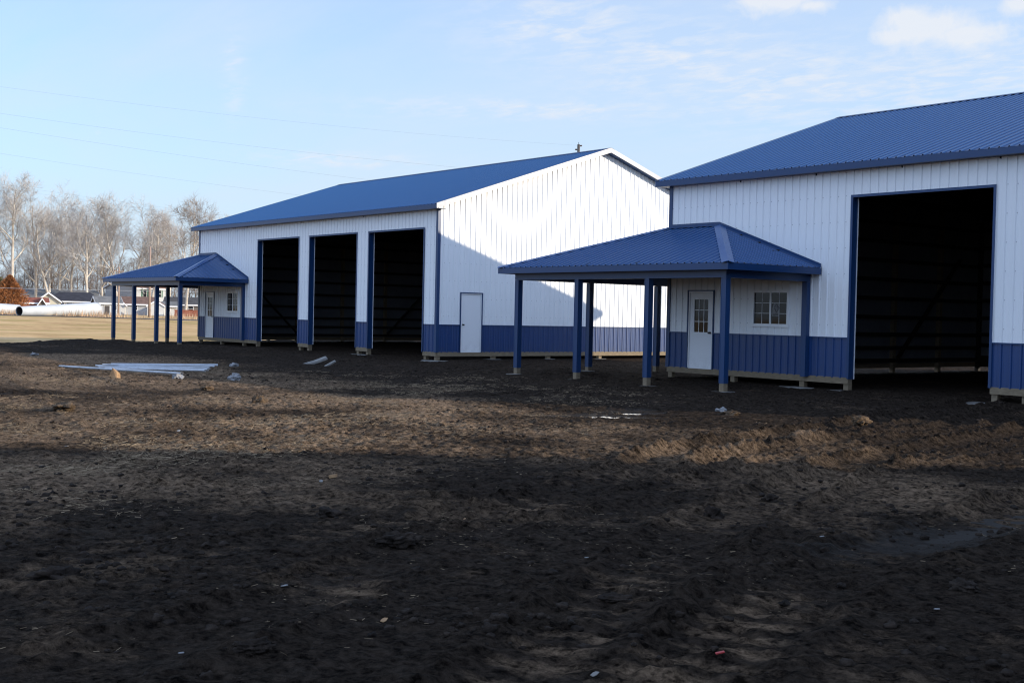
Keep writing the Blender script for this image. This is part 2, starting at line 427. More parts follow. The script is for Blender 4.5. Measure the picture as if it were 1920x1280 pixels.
def build_barn(label, porch=True):
    root = empty('pole_barn'); tag(root, label, 'building', 'blue and white pole barns')
    # ---- walls
    fo = [(d, d + DW, -1, HD) for d in DOORS] + [(-L + OD[0], -L + OD[1], -1, DH), (-L + WN[0], -L + WN[1], WZ[0], WZ[1])]
    screws = []
    screws.append(panel_wall(root, (0, 0, 0), (1, 0, 0), (0, -1, 0), -L, 0, ZFT + SL * OY - .014, fo)[2])
    g_top = lambda q: ZFT + SL * OY - .014 + SL * (q if q < PK else W - q)
    screws.append(panel_wall(root, (0, 0, 0), (0, 1, 0), (1, 0, 0), 0, W, g_top, [(GD[0], GD[1], -1, DH)], (PK,))[2])
    screws.append(panel_wall(root, (0, W, 0), (1, 0, 0), (0, 1, 0), -L, 0, ZFT + SL * OY - .014, [])[2])
    screws.append(panel_wall(root, (-L, 0, 0), (0, 1, 0), (-1, 0, 0), 0, W, g_top, [], (PK,))[2])
    allsc = MB()
    for s_ in screws[:2]:
        o = len(allsc.v); allsc.v += s_.v; allsc.f += [tuple(i + o for i in f) for f in s_.f]
    tag(allsc.build('screw_heads', M['greyscrew'], root), kind='stuff')
    # ---- corner trims
    for cx, cy, sx, sy in ((0, 0, 1, -1), (-L, 0, -1, -1), (0, W, 1, 1), (-L, W, -1, 1)):
        t = MB(); e = .033
        xa, xb = sorted((cx + sx * e, cx - sx * .085)); ya, yb = sorted((cy + sy * .002, cy + sy * e)); t.box(xa, xb, ya, yb, .0, HS + .06)
        xa, xb = sorted((cx + sx * .002, cx + sx * e)); ya, yb = sorted((cy + sy * .0019, cy - sy * .085)); t.box(xa, xb, ya, yb, .0, HS + .06)
        t.build('corner_trim', M['bluetrim'], root)
    # ---- roof
    for sgn in (0, 1):
        rf = MB(); xs = []; prof = ((-.030, 0), (-.012, .027), (.012, .027), (.030, 0), (.076, .0), (.1143, .004), (.152, 0))
        px = []; pz = []
        for kk in range(int((-L - 1) / RIB) - 1, 6):
            for o, h in prof: px.append(kk * RIB + o); pz.append(h)
        xs = [-L - OX] + [x for x in px if -L - OX < x < OX] + [OX]
        y0, y1 = (-OY, PK) if not sgn else (W + OY, PK)
        nrm = Vector((0, -SL if not sgn else SL, 1)).normalized(); i0 = 0
        for x in xs:
            h = float(np.interp(x, px, pz)); dv = nrm * h
            rf.v += [(x, y0 + dv.y, ZFT + dv.z), (x, y1 + dv.y, ZPK + dv.z)]
        for j in range(len(xs) - 1):
            f = (2 * j, 2 * j + 2, 2 * j + 3, 2 * j + 1); rf.f.append(f if not sgn else f[::-1])
        ro = rf.build('roof', M['blueroof'], root)
        fs = MB(); yy = sorted((y0, y0 + (.03 if not sgn else -.03))); fs.box(-L - OX, OX, yy[0], yy[1], ZFB, ZFT - .004)
        for kk in range(int((-L - 1) / RIB) - 1, 3):
            x = kk * RIB
            if -L - OX + .05 < x < OX - .05: fs.box(x - .020, x + .020, *sorted((y0 + (.012 if not sgn else -.012), y0 + (.05 if not sgn else -.05))), ZFT - .003, ZFT + .027)
        fs.build('fascia', M['bluetrim'], ro)
        sf = MB(); ya, yb = sorted((y0 + (.03 if not sgn else -.03), .12 if not sgn else W - .12)); sf.box(-L - OX + .02, OX - .02, ya, yb, ZFB + .006, ZFB + .022); sf.build('soffit', M['bluetrim'], ro)
        for xe in (-L - OX, OX):
            s2 = 1 if xe > 0 else -1
            rk = MB(); up = Vector((0, 0, .028)); dn = Vector((0, 0, -.15))
            a = Vector((xe, y0, ZFT)); b = Vector((xe, PK, ZPK))
            rk.prism([a + up, b + up, b + dn, a + dn], (s2 * .025, 0, 0))
            # flat leg lapping over the roof sheet, and a drip lip
            a2, b2 = a + Vector((0, 0, .028)), b + Vector((0, 0, .028))
            rk.prism([a2, b2, b2 + Vector((-s2 * .11, 0, 0)), a2 + Vector((-s2 * .11, 0, 0))], (0, 0, -.006))
            a3, b3 = a + dn, b + dn
            rk.prism([a3 + Vector((s2 * .025, 0, .03)), b3 + Vector((s2 * .025, 0, .03)), b3 + Vector((s2 * .025, 0, 0)), a3 + Vector((s2 * .025, 0, 0))], (s2 * .012, 0, 0))
            rk.build('rake_trim', M['bluerake'], ro)
            st = MB(); xi = 0 if xe > 0 else -L
            a4 = Vector((xe, y0, ZFT - .145)); b4 = Vector((xe, PK, ZPK - .145))
            st.prism([a4, b4, b4 + Vector((xi - xe, 0, 0)), a4 + Vector((xi - xe, 0, 0))], (0, 0, .012)); st.build('rake_soffit', M['bluetrim'], ro)
        if not sgn:
            rc = MB()
            for s3 in (-1, 1):
                a = Vector((-L - OX - .03, PK, ZPK + .035)); b = Vector((OX + .03, PK, ZPK + .035)); dd = Vector((0, s3 * .17, -.17 * SL))
                rc.prism([a, b, b + dd, a + dd], (0, 0, -.010))
            rc.build('ridge_cap', M['bluetrim'], ro)
    # ---- garage openings: jamb boards, face trim
    for d in DOORS:
        t = MB(); trim_frame(t, (0, -.031, 0), (1, 0, 0), (0, -1, 0), d - .03, d + DW + .03, -.005, HD + .03, .062, .006)
        t.box(d, d + .008, -.0305, .20, -.02, HD); t.box(d + DW - .008, d + DW, -.0305, .20, -.02, HD); t.box(d + .008, d + DW - .008, -.0305, .20, HD - .008, HD)
        dt = t.build('door_trim', M['bluetrim'], root)
        e = MB(); e.box(d + .009, d + .024, .185, .205, -.02, HD - .01); e.box(d + DW - .024, d + DW - .009, .185, .205, -.02, HD - .01); build_split(e, 'stop_moulding', M['vinyl'], dt)
    # ---- personnel doors
    def man_door(O, ux, n, a, b, lite, hinge):
        O, ux, n = Vector(O), Vector(ux), Vector(n)
        def bx(mb, s0, s1, z0, z1, d0, d1):
            p = O + ux * s0 + n * d0
            mb.prism([p + Vector((0, 0, z0)), p + ux * (s1 - s0) + Vector((0, 0, z0)), p + ux * (s1 - s0) + Vector((0, 0, z1)), p + Vector((0, 0, z1))], n * (d1 - d0))
        lf = MB()
        e0, e1, z0, z1 = a + .075, b - .075, .025, DH - .075
        if lite:
            g0, g1, h0, h1 = e0 + .135, e1 - .135, .95, 1.86
            bx(lf, e0, g0, z0, z1, -.05, -.012); bx(lf, g1, e1, z0, z1, -.05, -.012); bx(lf, g0, g1, z0, h0, -.05, -.012); bx(lf, g0, g1, h1, z1, -.05, -.012)
        else: bx(lf, e0, e1, z0, z1, -.05, -.012)
        dr = lf.build('door', M['door'], root)
        fr = MB()
        bx(fr, a + .03, e0 - .004, 0, z1 + .045, -.08, .012); bx(fr, e1 + .004, b - .03, 0, z1 + .045, -.08, .012); bx(fr, e0 - .004, e1 + .004, z1 + .004, z1 + .045, -.08, .012); bx(fr, e0 - .004, e1 + .004, 0, .022, -.08, .016)
        fr.build('frame', M['vinyl'], dr)
        tr = MB(); trim_frame(tr, O, ux, n, a, b, 0, DH, .034, .034); tr.build('casing', M['bluetrim'], dr)
        if lite:
            gm = MB(); bx(gm, g0, g1, h0, h1, -.036, -.028); gm.build('pane', M['glass'], dr)
            mu = MB()
            for q in (1, 2): c = g0 + (g1 - g0) * q / 3; bx(mu, c - .008, c + .008, h0 + .02, h1 - .02, -.027, -.016)
            for q in (1, 2): c = h0 + (h1 - h0) * q / 3; bx(mu, g0 + .02, g1 - .02, c - .008, c + .008, -.0265, -.0155)
            bx(mu, g0, g0 + .02, h0, h1, -.027, -.006); bx(mu, g1 - .02, g1, h0, h1, -.027, -.006); bx(mu, g0 + .02, g1 - .02, h0, h0 + .02, -.027, -.006); bx(mu, g0 + .02, g1 - .02, h1 - .02, h1, -.027, -.006)
            mu.build('glazing_bars', M['vinyl'], dr)
        kx = e1 - .07 if hinge < 0 else e0 + .07
        kn = MB(); p = O + ux * kx + n * -.012 + Vector((0, 0, .96)); kn.tube([p, p + n * .012, p + n * .014, p + n * .045, p + n * .05, p + n * .075, p + n * .082], [.032, .032, .012, .012, .026, .028, .012], 12); kn.build('handle', M['steel'], dr)
        return dr
    man_door((0, 0, 0), (0, 1, 0), (1, 0, 0), GD[0], GD[1], False, 1)
    man_door((-L, 0, 0), (1, 0, 0), (0, -1, 0), OD[0], OD[1], True, -1)
    # ---- window
    a, b = -L + WN[0], -L + WN[1]; z0, z1 = WZ
    f = MB(); f.box(a, b, -.036, .02, z0, z0 + .06); f.box(a, b, -.036, .02, z1 - .06, z1); f.box(a, a + .06, -.0355, .02, z0 + .06, z1 - .06); f.box(b - .06, b, -.0355, .02, z0 + .06, z1 - .06)
    c = (a + b) / 2; f.box(c - .026, c + .026, -.020, .02, z0 + .06, z1 - .06)
    f.box(a - .03, b + .03, -.048, -.0365, z0 - .02, z0 + .018)
    wo = f.build('window', M['vinyl'], root)
    for q0, q1, yy in ((a + .06, c - .026, .004), (c + .026, b - .06, -.004)):
        g = MB(); g.box(q0, q1, yy, yy + .006, z0 + .06, z1 - .06); g.build('pane', M['glass'], wo)
    mu = MB()
    for q0, q1, yy in ((a + .06, c - .026, .003), (c + .026, b - .06, -.005)):
        cc = (q0 + q1) / 2; mu.box(cc - .0045, cc + .0045, yy - .008, yy, z0 + .06, z1 - .06)
        for q in (1, 2): zz = z0 + .06 + (z1 - z0 - .12) * q / 3; mu.box(q0, q1, yy - .0075, yy - .0005, zz - .0045, zz + .0045)
    mu.build('glazing_bars', M['vinyl'], wo)
    # ---- sill boards under the siding (two-inch lumber, standing off the ground)
    spans = [(-L, DOORS[0])] + [(DOORS[i] + DW, DOORS[i + 1]) for i in (0, 1)] + [(DOORS[2] + DW, 0)]
    for s0, s1 in spans: MB().box(s0, s1, -.012, .030, -.135, .015).build('sill_board', M['lumber'], root)
    MB().box(-.030, .012, .031, W, -.135, .015).build('sill_board', M['lumber'], root)
    MB().box(-L - .012, -L + .03, .031, W, -.135, .015).build('sill_board', M['lumber'], root)
    MB().box(-L + .031, -.031, W - .03, W + .012, -.135, .015).build('sill_board', M['greylumber'], root)
    # ---- posts
    px_front = [-L + .08, -L + 2.35, -L + 4.6] + [q for d in DOORS for q in (d - .085, d + DW + .085)] + [-.08]
    for x in px_front: MB().box(x - .07, x + .07, .032, .172, -.75, HS - .02).build('post', M['lumber'], root)
    for q in range(1, 6):
        y = W * q / 6
        for x0, x1 in ((-.172, -.032), (-L + .032, -L + .172)):
            MB().box(x0, x1, y - .07, y + .07, -.75, g_top(y) - .05).build('post', M['lumber'], root)
    for q in range(0, 9):
        x = -L + .08 + (L - .16) * q / 8
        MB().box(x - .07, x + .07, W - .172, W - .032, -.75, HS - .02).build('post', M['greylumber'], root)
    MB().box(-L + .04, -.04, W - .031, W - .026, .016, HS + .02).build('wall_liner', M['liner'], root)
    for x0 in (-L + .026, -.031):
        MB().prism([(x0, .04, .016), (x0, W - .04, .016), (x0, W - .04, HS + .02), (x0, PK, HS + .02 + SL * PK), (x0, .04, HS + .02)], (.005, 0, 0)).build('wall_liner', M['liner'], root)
    # ---- girts and braces inside
    for z in (.14, .62, .98, 1.55, 2.15, 2.75, 3.35, 3.95, 4.55):
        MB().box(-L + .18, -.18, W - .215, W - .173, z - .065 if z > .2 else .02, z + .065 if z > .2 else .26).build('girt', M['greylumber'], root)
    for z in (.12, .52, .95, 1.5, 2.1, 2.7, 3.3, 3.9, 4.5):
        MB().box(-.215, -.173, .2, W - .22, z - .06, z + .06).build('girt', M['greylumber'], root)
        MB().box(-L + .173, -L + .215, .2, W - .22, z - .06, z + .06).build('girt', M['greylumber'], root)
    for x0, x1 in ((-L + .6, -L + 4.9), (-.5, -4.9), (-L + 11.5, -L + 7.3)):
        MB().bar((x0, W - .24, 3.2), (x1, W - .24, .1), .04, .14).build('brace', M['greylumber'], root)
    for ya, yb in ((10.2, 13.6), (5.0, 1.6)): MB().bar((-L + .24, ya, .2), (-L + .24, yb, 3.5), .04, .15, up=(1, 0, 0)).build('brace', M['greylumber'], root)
    # ---- roof carriers: trusses across the building
    for q in range(1, 8):
        x = -L + .08 + (L - .16) * q / 8; t = MB()
        t.bar((x, .05, HS - .05), (x, W - .05, HS - .05), .04, .18); t.bar((x, .0, HS - .02), (x, PK, ZPK - .30), .04, .16); t.bar((x, W, HS - .02), (x, PK, ZPK - .30), .04, .16)
        for y in (2.5, 5.0, W - 5.0, W - 2.5): t.bar((x, y, HS), (x, y + (1.2 if y < PK else -1.2), HS + SL * min(y, W - y)), .035, .09)
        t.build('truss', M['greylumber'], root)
    if porch: build_porch(root)
    return root

def slope_sheet(mb, edge0, edge1, top0, top1, ribdir_len=None):
    "ribbed roof sheet over the trapezoid edge0-edge1 (eave) / top0-top1, ribs square to the eave"
    e0, e1, t0, t1 = map(Vector, (edge0, edge1, top0, top1)); ux = (e1 - e0).normalized(); Ln = (e1 - e0).length
    mid = (t0 + t1) / 2; upv = mid - e0; upv = upv - ux * upv.dot(ux); H = upv.length; up = upv / H; nrm = ux.cross(up)
    if nrm.z < 0: nrm = -nrm
    a0, a1 = (t0 - e0).dot(ux), (t1 - e0).dot(ux)
    def hgt(s):
        h = 1e9
        if a0 > 1e-6: h = min(h, s / a0 * H)
        if a1 < Ln - 1e-6: h = min(h, (Ln - s) / (Ln - a1) * H)
        return min(h, H)
    prof = ((-.030, 0), (-.012, .027), (.012, .027), (.030, 0), (.1143, .003)); px = []; pz = []
    for kk in range(-1, int(Ln / RIB) + 2):
        for o, h in prof: px.append(kk * RIB + .08 + o); pz.append(h)
    xs = sorted({0, Ln, a0, a1, *[x for x in px if 0 < x < Ln]}); i0 = len(mb.v)
    for x in xs:
        h = float(np.interp(x, px, pz)); p = e0 + ux * x + nrm * h; q = p + up * max(hgt(x), 0)
        mb.v += [tuple(p), tuple(q)]
    fl = ux.cross(up).z < 0
    for j in range(len(xs) - 1):
        f = (i0 + 2 * j, i0 + 2 * j + 2, i0 + 2 * j + 3, i0 + 2 * j + 1); mb.f.append(f[::-1] if fl else f)

def build_porch(root):
    X = -L; FL, FR = X + PX0, X + PX1; BK = PX1        # the side leg mirrors the front one
    rise = 3.33
    rf = MB()
    c = Vector((FL, PY, PZT)); r = Vector((FR, PY, PZT)); k0 = Vector((X, -.022, PRZ)); ap = Vector((FR - rise, -.022, PRZ))
    slope_sheet(rf, c, r, k0, ap)
    slope_sheet(rf, r, (FR, -.022, PZT), ap, ap)
    bk = Vector((FL, BK, PZT)); ap2 = Vector((X - .022, BK - rise, PRZ)); k1 = Vector((X - .022, 0, PRZ))
    slope_sheet(rf, bk, c, ap2, k1)
    slope_sheet(rf, (X - .022, BK, PZT), bk, ap2, ap2)
    po = rf.build('porch_roof', M['blueroof'], root)
    cap = MB()
    def hipcap(p, q, na, nb):
        p, q = Vector(p), Vector(q); d = (q - p).normalized(); na, nb = Vector(na).normalized(), Vector(nb).normalized()
        up = (na + nb).normalized() * .042
        for n, o in ((na, nb), (nb, na)):
            s = d.cross(n).normalized()
            if s.dot(o) > 0: s = -s
            s = s * .15
            cap.prism([p + up, q + up, q + up * .7 + s, p + up * .7 + s], n * -.008)
    s_ = (PRZ - PZT) / rise
    nf, nr, nl, nb_ = (0, -s_, 1), (s_, 0, 1), (-s_, 0, 1), (0, s_, 1)
    hipcap(r, ap, nf, nr); hipcap(c, (X - .02, -.02, PRZ), nf, nl); hipcap(bk, ap2, nl, nb_)
    cap.build('hip_cap', M['bluecap'], po)
    fl = MB()
    a, b, d_, e = ap + Vector((0, -.002, .0)), Vector((FR, -.024, PZT)), k0 + Vector((0, -.002, 0)), None
    for p, q in ((k0, ap), (ap, Vector((FR - .02, -.022, PZT + .01)))):
        fl.prism([p + Vector((0, -.004, .01)), q + Vector((0, -.004, .01)), q + Vector((0, -.004, .10)), p + Vector((0, -.004, .10))], (0, -.014, 0))
        fl.prism([p + Vector((0, -.0185, .03)), q + Vector((0, -.0185, .03)), q + Vector((0, -.13, -.01)), p + Vector((0, -.13, -.01))], (0, 0, .008))
    fl.build('wall_flashing', M['bluetrim'], po)
    fs = MB()
    fs.box(FL, FR, PY, PY + .03, PZB, PZT - .004); fs.box(FR - .03, FR, PY + .03, -.026, PZB, PZT - .004); fs.box(FL, FL + .03, PY + .03, BK, PZB, PZT - .004); fs.box(FL + .03, X - .03, BK - .03, BK, PZB, PZT - .004)
    fs.build('fascia', M['bluetrim'], po)
    sf = MB(); z = PZB + .01; sf.box(FL + .03, FR - .03, PY + .03, QY - .08, z, z + .012); sf.box(X + QX[3] + .08, FR - .03, QY - .08, -.03, z, z + .0115); sf.box(FL + .03, X + QX[0] - .08, QY - .08, BK - .03, z, z + .0115)
    sf.build('soffit', M['bluetrim'], po)
    raf = MB()
    for q in np.arange(-2.2, 4.5, .61): raf.bar((X + q, PY + .1, PZT - .02), (X + q, -.1 if q > 0 else -.4, PRZ - .2 if q > 0 and q < 1.8 else min(PRZ - .2, PZT + s_ * min(3.0, 5.1 - q if q > 1.8 else 3.3 + q))), .038, .12)
    raf.build('rafters', M['greylumber'], po)
    # beams
    xa, xb = X + QX[0], X + QX[3]
    for bx in ((xa - .078, xb + .078, QY - .078, QY + .078), (xb - .078, xb + .078, QY + .079, -.03), (xa - .078, xa + .078, QY + .079, QS[2] + .08)):
        t = MB(); t.box(bx[0], bx[1], bx[2], bx[3], QZT, PZB + .05)
        # two folded ribs of the cladding
        if bx[3] - bx[2] < .3:
            t.box(bx[0] + .004, bx[1] - .004, bx[2] - .008, bx[2] - .0005, QZT + .06, QZT + .072); t.box(bx[0] + .004, bx[1] - .004, bx[2] - .008, bx[2] - .0005, QZT + .002, QZT + .016)
        t.build('porch_beam', M['bluetrim'], root)
    wb = MB(); wb.box(xb - .075, xb + .075, -.16, -.03, -.02, QZT - .003); wb.build('porch_post', M['bluetrim'], root)
    for x, y in [(X + q, QY) for q in QX] + [(xa, q) for q in QS]:
        t = MB(); h = .073; t.box(x - h, x + h, y - h, y + h, -.14, QZT - .003)
        for sx in (-1, 1):
            for sy in (-1, 1): xx = sorted((x + sx * (h - .022), x + sx * (h + .004))); yy = sorted((y + sy * (h - .022), y + sy * (h + .004))); t.box(xx[0], xx[1], yy[0], yy[1], -.135, QZT - .006)
        o = t.build('porch_post', M['bluetrim'], root)
        MB().box(x - .068, x + .068, y - .068, y + .068, -.8, -.1405).build('post_base', M['lumber'], o)

barn = build_barn('white and blue pole barn with three open garage bays and a sunlit gable wall')
def copy_tree(o, parent=None, skip=()):
    c = o.copy(); col.objects.link(c)
    if parent: c.parent = parent
    for ch in list(o.children):
        if any(ch.name.startswith(s_) for s_ in skip): continue
        copy_tree(ch, c, skip)
    return c
barn2 = copy_tree(barn); barn2.location = (BX, .11, .03)
barn2['label'] = 'nearer white and blue pole barn, cut off by the right edge of the photo'
# a notice left in the right-hand pane of its window
win = [o for o in barn2.children if o.name.startswith('window')][0]
st = MB(); a = -L + 3.76; st.prism([(a - .10, -.0125, 1.43), (a + .13, -.0125, 1.43), (a + .13, -.0125, 1.74), (a - .06, -.0125, 1.76), (a - .10, -.0125, 1.62)], (0, .002, 0))
so = st.build('window_sticker', M['paper'], win)
ik = MB()
def stroke(p, q, w=.011): ik.bar((p[0], -.0136, p[1]), (q[0], -.0136, q[1]), .0016, w, up=(0, 0, 1) if abs(p[0] - q[0]) > 1e-3 else (1, 0, 0))
cx, cz = a + .035, 1.635
for p, q in (((0, .10), (.085, 0)), ((.085, 0), (0, -.10)), ((0, -.10), (-.085, 0)), ((-.085, 0), (0, .10))): stroke((cx + p[0], cz + p[1]), (cx + q[0], cz + q[1]), .016)
stroke((cx - .03, cz - .05), (cx - .012, cz + .055)); stroke((cx + .02, cz - .06), (cx + .022, cz + .06)); stroke((cx + .022, cz + .01), (cx + .05, cz + .03))
for q in range(4): stroke((a - .07 + q * .043, 1.475), (a - .07 + q * .043 + .032, 1.477), .03)
inko = ik.build('print', M['ink'], so)
# unseen third barn, added and turned so its shadow falls across the foreground
b3 = copy_tree(barn, None, ('porch', 'screw', 'truss', 'girt', 'brace'))
hd = math.atan2(.795, .606); b3['label'] = 'third pole barn without a porch, standing turned away from the row'
ux3 = Vector((-math.cos(hd), -math.sin(hd), 0)); b3.rotation_euler.z = math.atan2(ux3.y, ux3.x)
B3_EAVE = Vector((36.4, -8.2, 0))

# origin of barn 3: its front eave must run through B3_EAVE along ux3; local y points right of it
uy3 = Vector((-ux3.y, ux3.x, 0))
b3.location = B3_EAVE + uy3 * OY + ux3 * 4.5

# ---------------------------------------------------------------- ground (one graded sheet, two surfaces)
def axis(segs, far):
    v = []
    for a, b, st in segs: v.append(np.arange(a, b, st))
    v = np.concatenate(v + [[segs[-1][1]]])
    lo = []; s = segs[0][2]; x = v[0]
    while x > -far: s *= 1.22; x -= s; lo.append(x)
    hi = []; s = segs[-1][2]; x = v[-1]
    while x < far: s *= 1.22; x += s; hi.append(x)
    return np.concatenate([lo[::-1], v, hi])
gx = axis([(-70, -30, .8), (-30, -6, .25), (-6, 13, .11), (13, 17, .055), (17, 25.5, .03), (25.5, 34.0, .019), (34.0, 44, .4)], 1800)
gy = axis([(-40, -25, .5), (-25, -13.5, .019), (-13.5, -6, .03), (-6, 1.5, .11), (1.5, 24, .4), (24, 70, .9)], 1800)
GX, GY = np.meshgrid(gx, gy, indexing='ij')
GZv = height(GX, GY)
nx, ny = GX.shape
SM = soil_mask(GX, GY)
V = np.stack([GX.ravel(), GY.ravel(), GZv.ravel()], 1)
ii, jj = np.meshgrid(np.arange(nx - 1), np.arange(ny - 1), indexing='ij')
F = np.stack([ii * ny + jj, (ii + 1) * ny + jj, (ii + 1) * ny + jj + 1, ii * ny + jj + 1], -1).reshape(-1, 4)
isoil = (SM[:-1, :-1] + SM[1:, 1:]).ravel() > 1.0
# ragged share of straw and wetness; straw share also painted up along the sunlit strip
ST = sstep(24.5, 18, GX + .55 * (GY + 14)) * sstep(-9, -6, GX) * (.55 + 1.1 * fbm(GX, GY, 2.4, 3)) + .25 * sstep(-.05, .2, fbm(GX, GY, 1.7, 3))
ST = np.maximum(ST, .68 * sstep(-16.5, -13, GY) * sstep(15, 18, GX) * sstep(-5.5, -8.5, GY + .3 * (GX - 20)) * (.75 + .9 * fbm(GX, GY, 1.1, 3)))  # soil lightened along the sunlit strip, sunlight put into its colour
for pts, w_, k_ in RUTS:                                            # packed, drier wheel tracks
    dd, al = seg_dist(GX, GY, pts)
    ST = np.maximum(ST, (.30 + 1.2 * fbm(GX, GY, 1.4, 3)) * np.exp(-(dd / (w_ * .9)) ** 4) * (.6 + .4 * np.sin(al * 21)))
ST = np.clip(ST * sstep(-7.0, -11.5, GY + .10 * (GX - 10) + 2.5 * fbm(GX, GY, 2.5, 3)), 0, 1)  # kept off the black fill, darkening the ground in the barn's shade
WT = np.zeros_like(GX)
for h in HOLES[:4]: WT = np.maximum(WT, .8 * sstep(.30, .70, hole_w(GX, GY, (h[0], h[1], h[2] * 1.1, h[3] * 1.15, h[4], h[5])) + 1.1 * fbm(GX, GY, .45, 4, .65)))
def sub(mask, name, m, label_attr):
    f = F[mask]; used, inv = np.unique(f, return_inverse=True)
    o = np_mesh(name, V[used], inv.reshape(-1, 4), m); tag(o, kind='structure')
    o.data.polygons.foreach_set('use_smooth', np.ones(len(f), bool))
    if label_attr:
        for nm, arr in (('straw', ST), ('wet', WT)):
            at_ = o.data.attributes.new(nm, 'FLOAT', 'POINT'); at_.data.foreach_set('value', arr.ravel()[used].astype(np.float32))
    return o
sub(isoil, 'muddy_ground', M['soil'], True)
sub(~isoil, 'grass_field', M['grass'], False)
# puddles: level sheets; the ground around them rises above the water
for h in (HOLES[0], HOLES[2], HOLES[3]):
    cx, cy, a, b, an, dp = h; ca, sa = math.cos(an), math.sin(an)
    t = np.linspace(-1, 1, 25); xx, yy = np.meshgrid(t, t); X_ = cx + ca * xx * a * .6 - sa * yy * b * .6; Y_ = cy + sa * xx * a * .6 + ca * yy * b * .6
    lev = float(np.percentile(height(X_, Y_), 32 if h is HOLES[0] else 64))
    na, nb = int(a * 2.8 / .03), int(b * 2.8 / .03); P_, Q_ = np.meshgrid(np.linspace(-1.4, 1.4, na), np.linspace(-1.4, 1.4, nb), indexing='ij')
    X_ = cx + ca * P_ * a - sa * Q_ * b; Y_ = cy + sa * P_ * a + ca * Q_ * b
    low = (height(X_, Y_) < lev + .006) & (P_ ** 2 + Q_ ** 2 < 1.9)
    cell = (low[:-1, :-1] | low[1:, :-1] | low[:-1, 1:] | low[1:, 1:]).ravel()
    ii, jj = np.meshgrid(np.arange(na - 1), np.arange(nb - 1), indexing='ij')
    F_ = np.stack([ii * nb + jj, (ii + 1) * nb + jj, (ii + 1) * nb + jj + 1, ii * nb + jj + 1], -1).reshape(-1, 4)[cell]
    if len(F_) < 6: continue
    used, inv = np.unique(F_, return_inverse=True)
    V_ = np.stack([X_.ravel(), Y_.ravel(), np.full(X_.size, lev)], 1)[used]
    tag(np_mesh('puddle', V_, inv.reshape(-1, 4), M['water' if h is HOLES[0] else 'clearwater']), kind='structure')

# ---------------------------------------------------------------- straw, small clods
def scatter(n, density):
    out = []
    while sum(len(q) for q in out) < n:
        # more of them close to the camera, where they can be seen
        d = 4.5 + 30 * _rg.random(60000) ** 1.25; an = R_(142.0) + R_(29) * (2 * _rg.random(60000) - 1)
        x = CAM.x + d * np.cos(an); y = CAM.y + d * np.sin(an)
        keep = _rg.random(60000) < density(x, y); out.append(np.stack([x[keep], y[keep]], 1))
    return np.concatenate(out)[:n]
def straw_density(x, y):
    base = .05 + .95 * sstep(24, 18, x + .55 * (y + 14)) * sstep(-8, -5, x)
    return np.clip(base * sstep(-.02, .24, fbm(x, y, 1.3, 4)), 0, 1) * sstep(-3.0, -6.5, y + .16 * (x - 10)) * (soil_mask(x, y) > .6)
P = scatter(15000, straw_density); n = len(P)
big_ = sstep(26.5, 21, P[:, 0] + .3 * (P[:, 1] + 14)); ln = (.008 + .018 * _rg.random(n) ** 2) * (1 - big_) + big_ * (.008 + .085 * _rg.random(n) ** 3); wd = (.0008 + .0010 * _rg.random(n)) * (1 - big_) + big_ * (.0008 + .0026 * _rg.random(n) ** 2); an = _rg.random(n) * 6.283; tilt = (_rg.random(n) - .35) * .8
dx, dy = np.cos(an), np.sin(an); z = height(P[:, 0], P[:, 1]) + .006
A = np.stack([P[:, 0] - dx * ln, P[:, 1] - dy * ln, z - tilt * ln * .15], 1); B = np.stack([P[:, 0] + dx * ln, P[:, 1] + dy * ln, z + np.abs(tilt) * ln], 1)
Sd = np.stack([-dy * wd, dx * wd, wd * .6], 1); Up = np.stack([0 * wd, 0 * wd, wd], 1)
V_ = np.concatenate([A - Sd, A + Sd, B + Sd, B - Sd, A + Up * 1.5, B + Up * 1.5]); q = np.arange(n)
F_ = np.concatenate([np.stack([q, q + 3 * n, q + 5 * n, q + 4 * n], 1), np.stack([q + 4 * n, q + 5 * n, q + 2 * n, q + n], 1)])
tag(np_mesh('straw', V_, F_, M['straw']), 'chopped dead straw and stalks strewn over the black mud', 'straw', kind='stuff')

def lump(r, seed, flat=.6, det=2):
    "a lumpy clod as verts and faces"
    import bmesh
    bm = bmesh.new(); bmesh.ops.create_icosphere(bm, subdivisions=det, radius=1); rg = random.Random(seed)
    o = [Vector((rg.uniform(-9, 9), rg.uniform(-9, 9), rg.uniform(-9, 9))) for _ in range(2)]
    from mathutils import noise as mn
    vs = []
    for v in bm.verts:
        d = 1 + .60 * mn.noise(v.co * 1.3 + o[0]) + .55 * mn.noise(v.co * 2.7 + o[1]) + .26 * mn.noise(v.co * 7 + o[0])
        p = v.co * d * r; vs.append((p.x * rg.uniform(.98, 1.02), p.y, p.z * flat))
    fs = [[v.index for v in f.verts] for f in bm.faces]; bm.free(); return np.array(vs), np.array(fs)
protos = [lump(1, i + 3, .6, 2) for i in range(8)]
def clod_density(x, y): return np.clip(.12 + 1.4 * sstep(0, .2, fbm(x, y, 2.2, 3)), 0, 1) * (soil_mask(x, y) > .8) * sstep(.5, -1, y)
P = scatter(6500, clod_density); VV = []; FF = []; o_ = 0
hz_ = height(P[:, 0], P[:, 1])
for i, (x, y) in enumerate(P):
    v, f = protos[i % 8]; r = .006 + .034 * rnd.random() ** 4; a = rnd.random() * 6.28; c, s = math.cos(a), math.sin(a)
    VV.append(np.stack([(v[:, 0] * c - v[:, 1] * s) * r + x, (v[:, 0] * s + v[:, 1] * c) * r + y, v[:, 2] * r + hz_[i] + r * .12], 1)); FF.append(f + o_); o_ += len(v)
tag(np_mesh('soil_crumbs', np.concatenate(VV), np.concatenate(FF), M['clod']), 'small crumbs of black soil strewn over the mud', 'soil', kind='stuff')

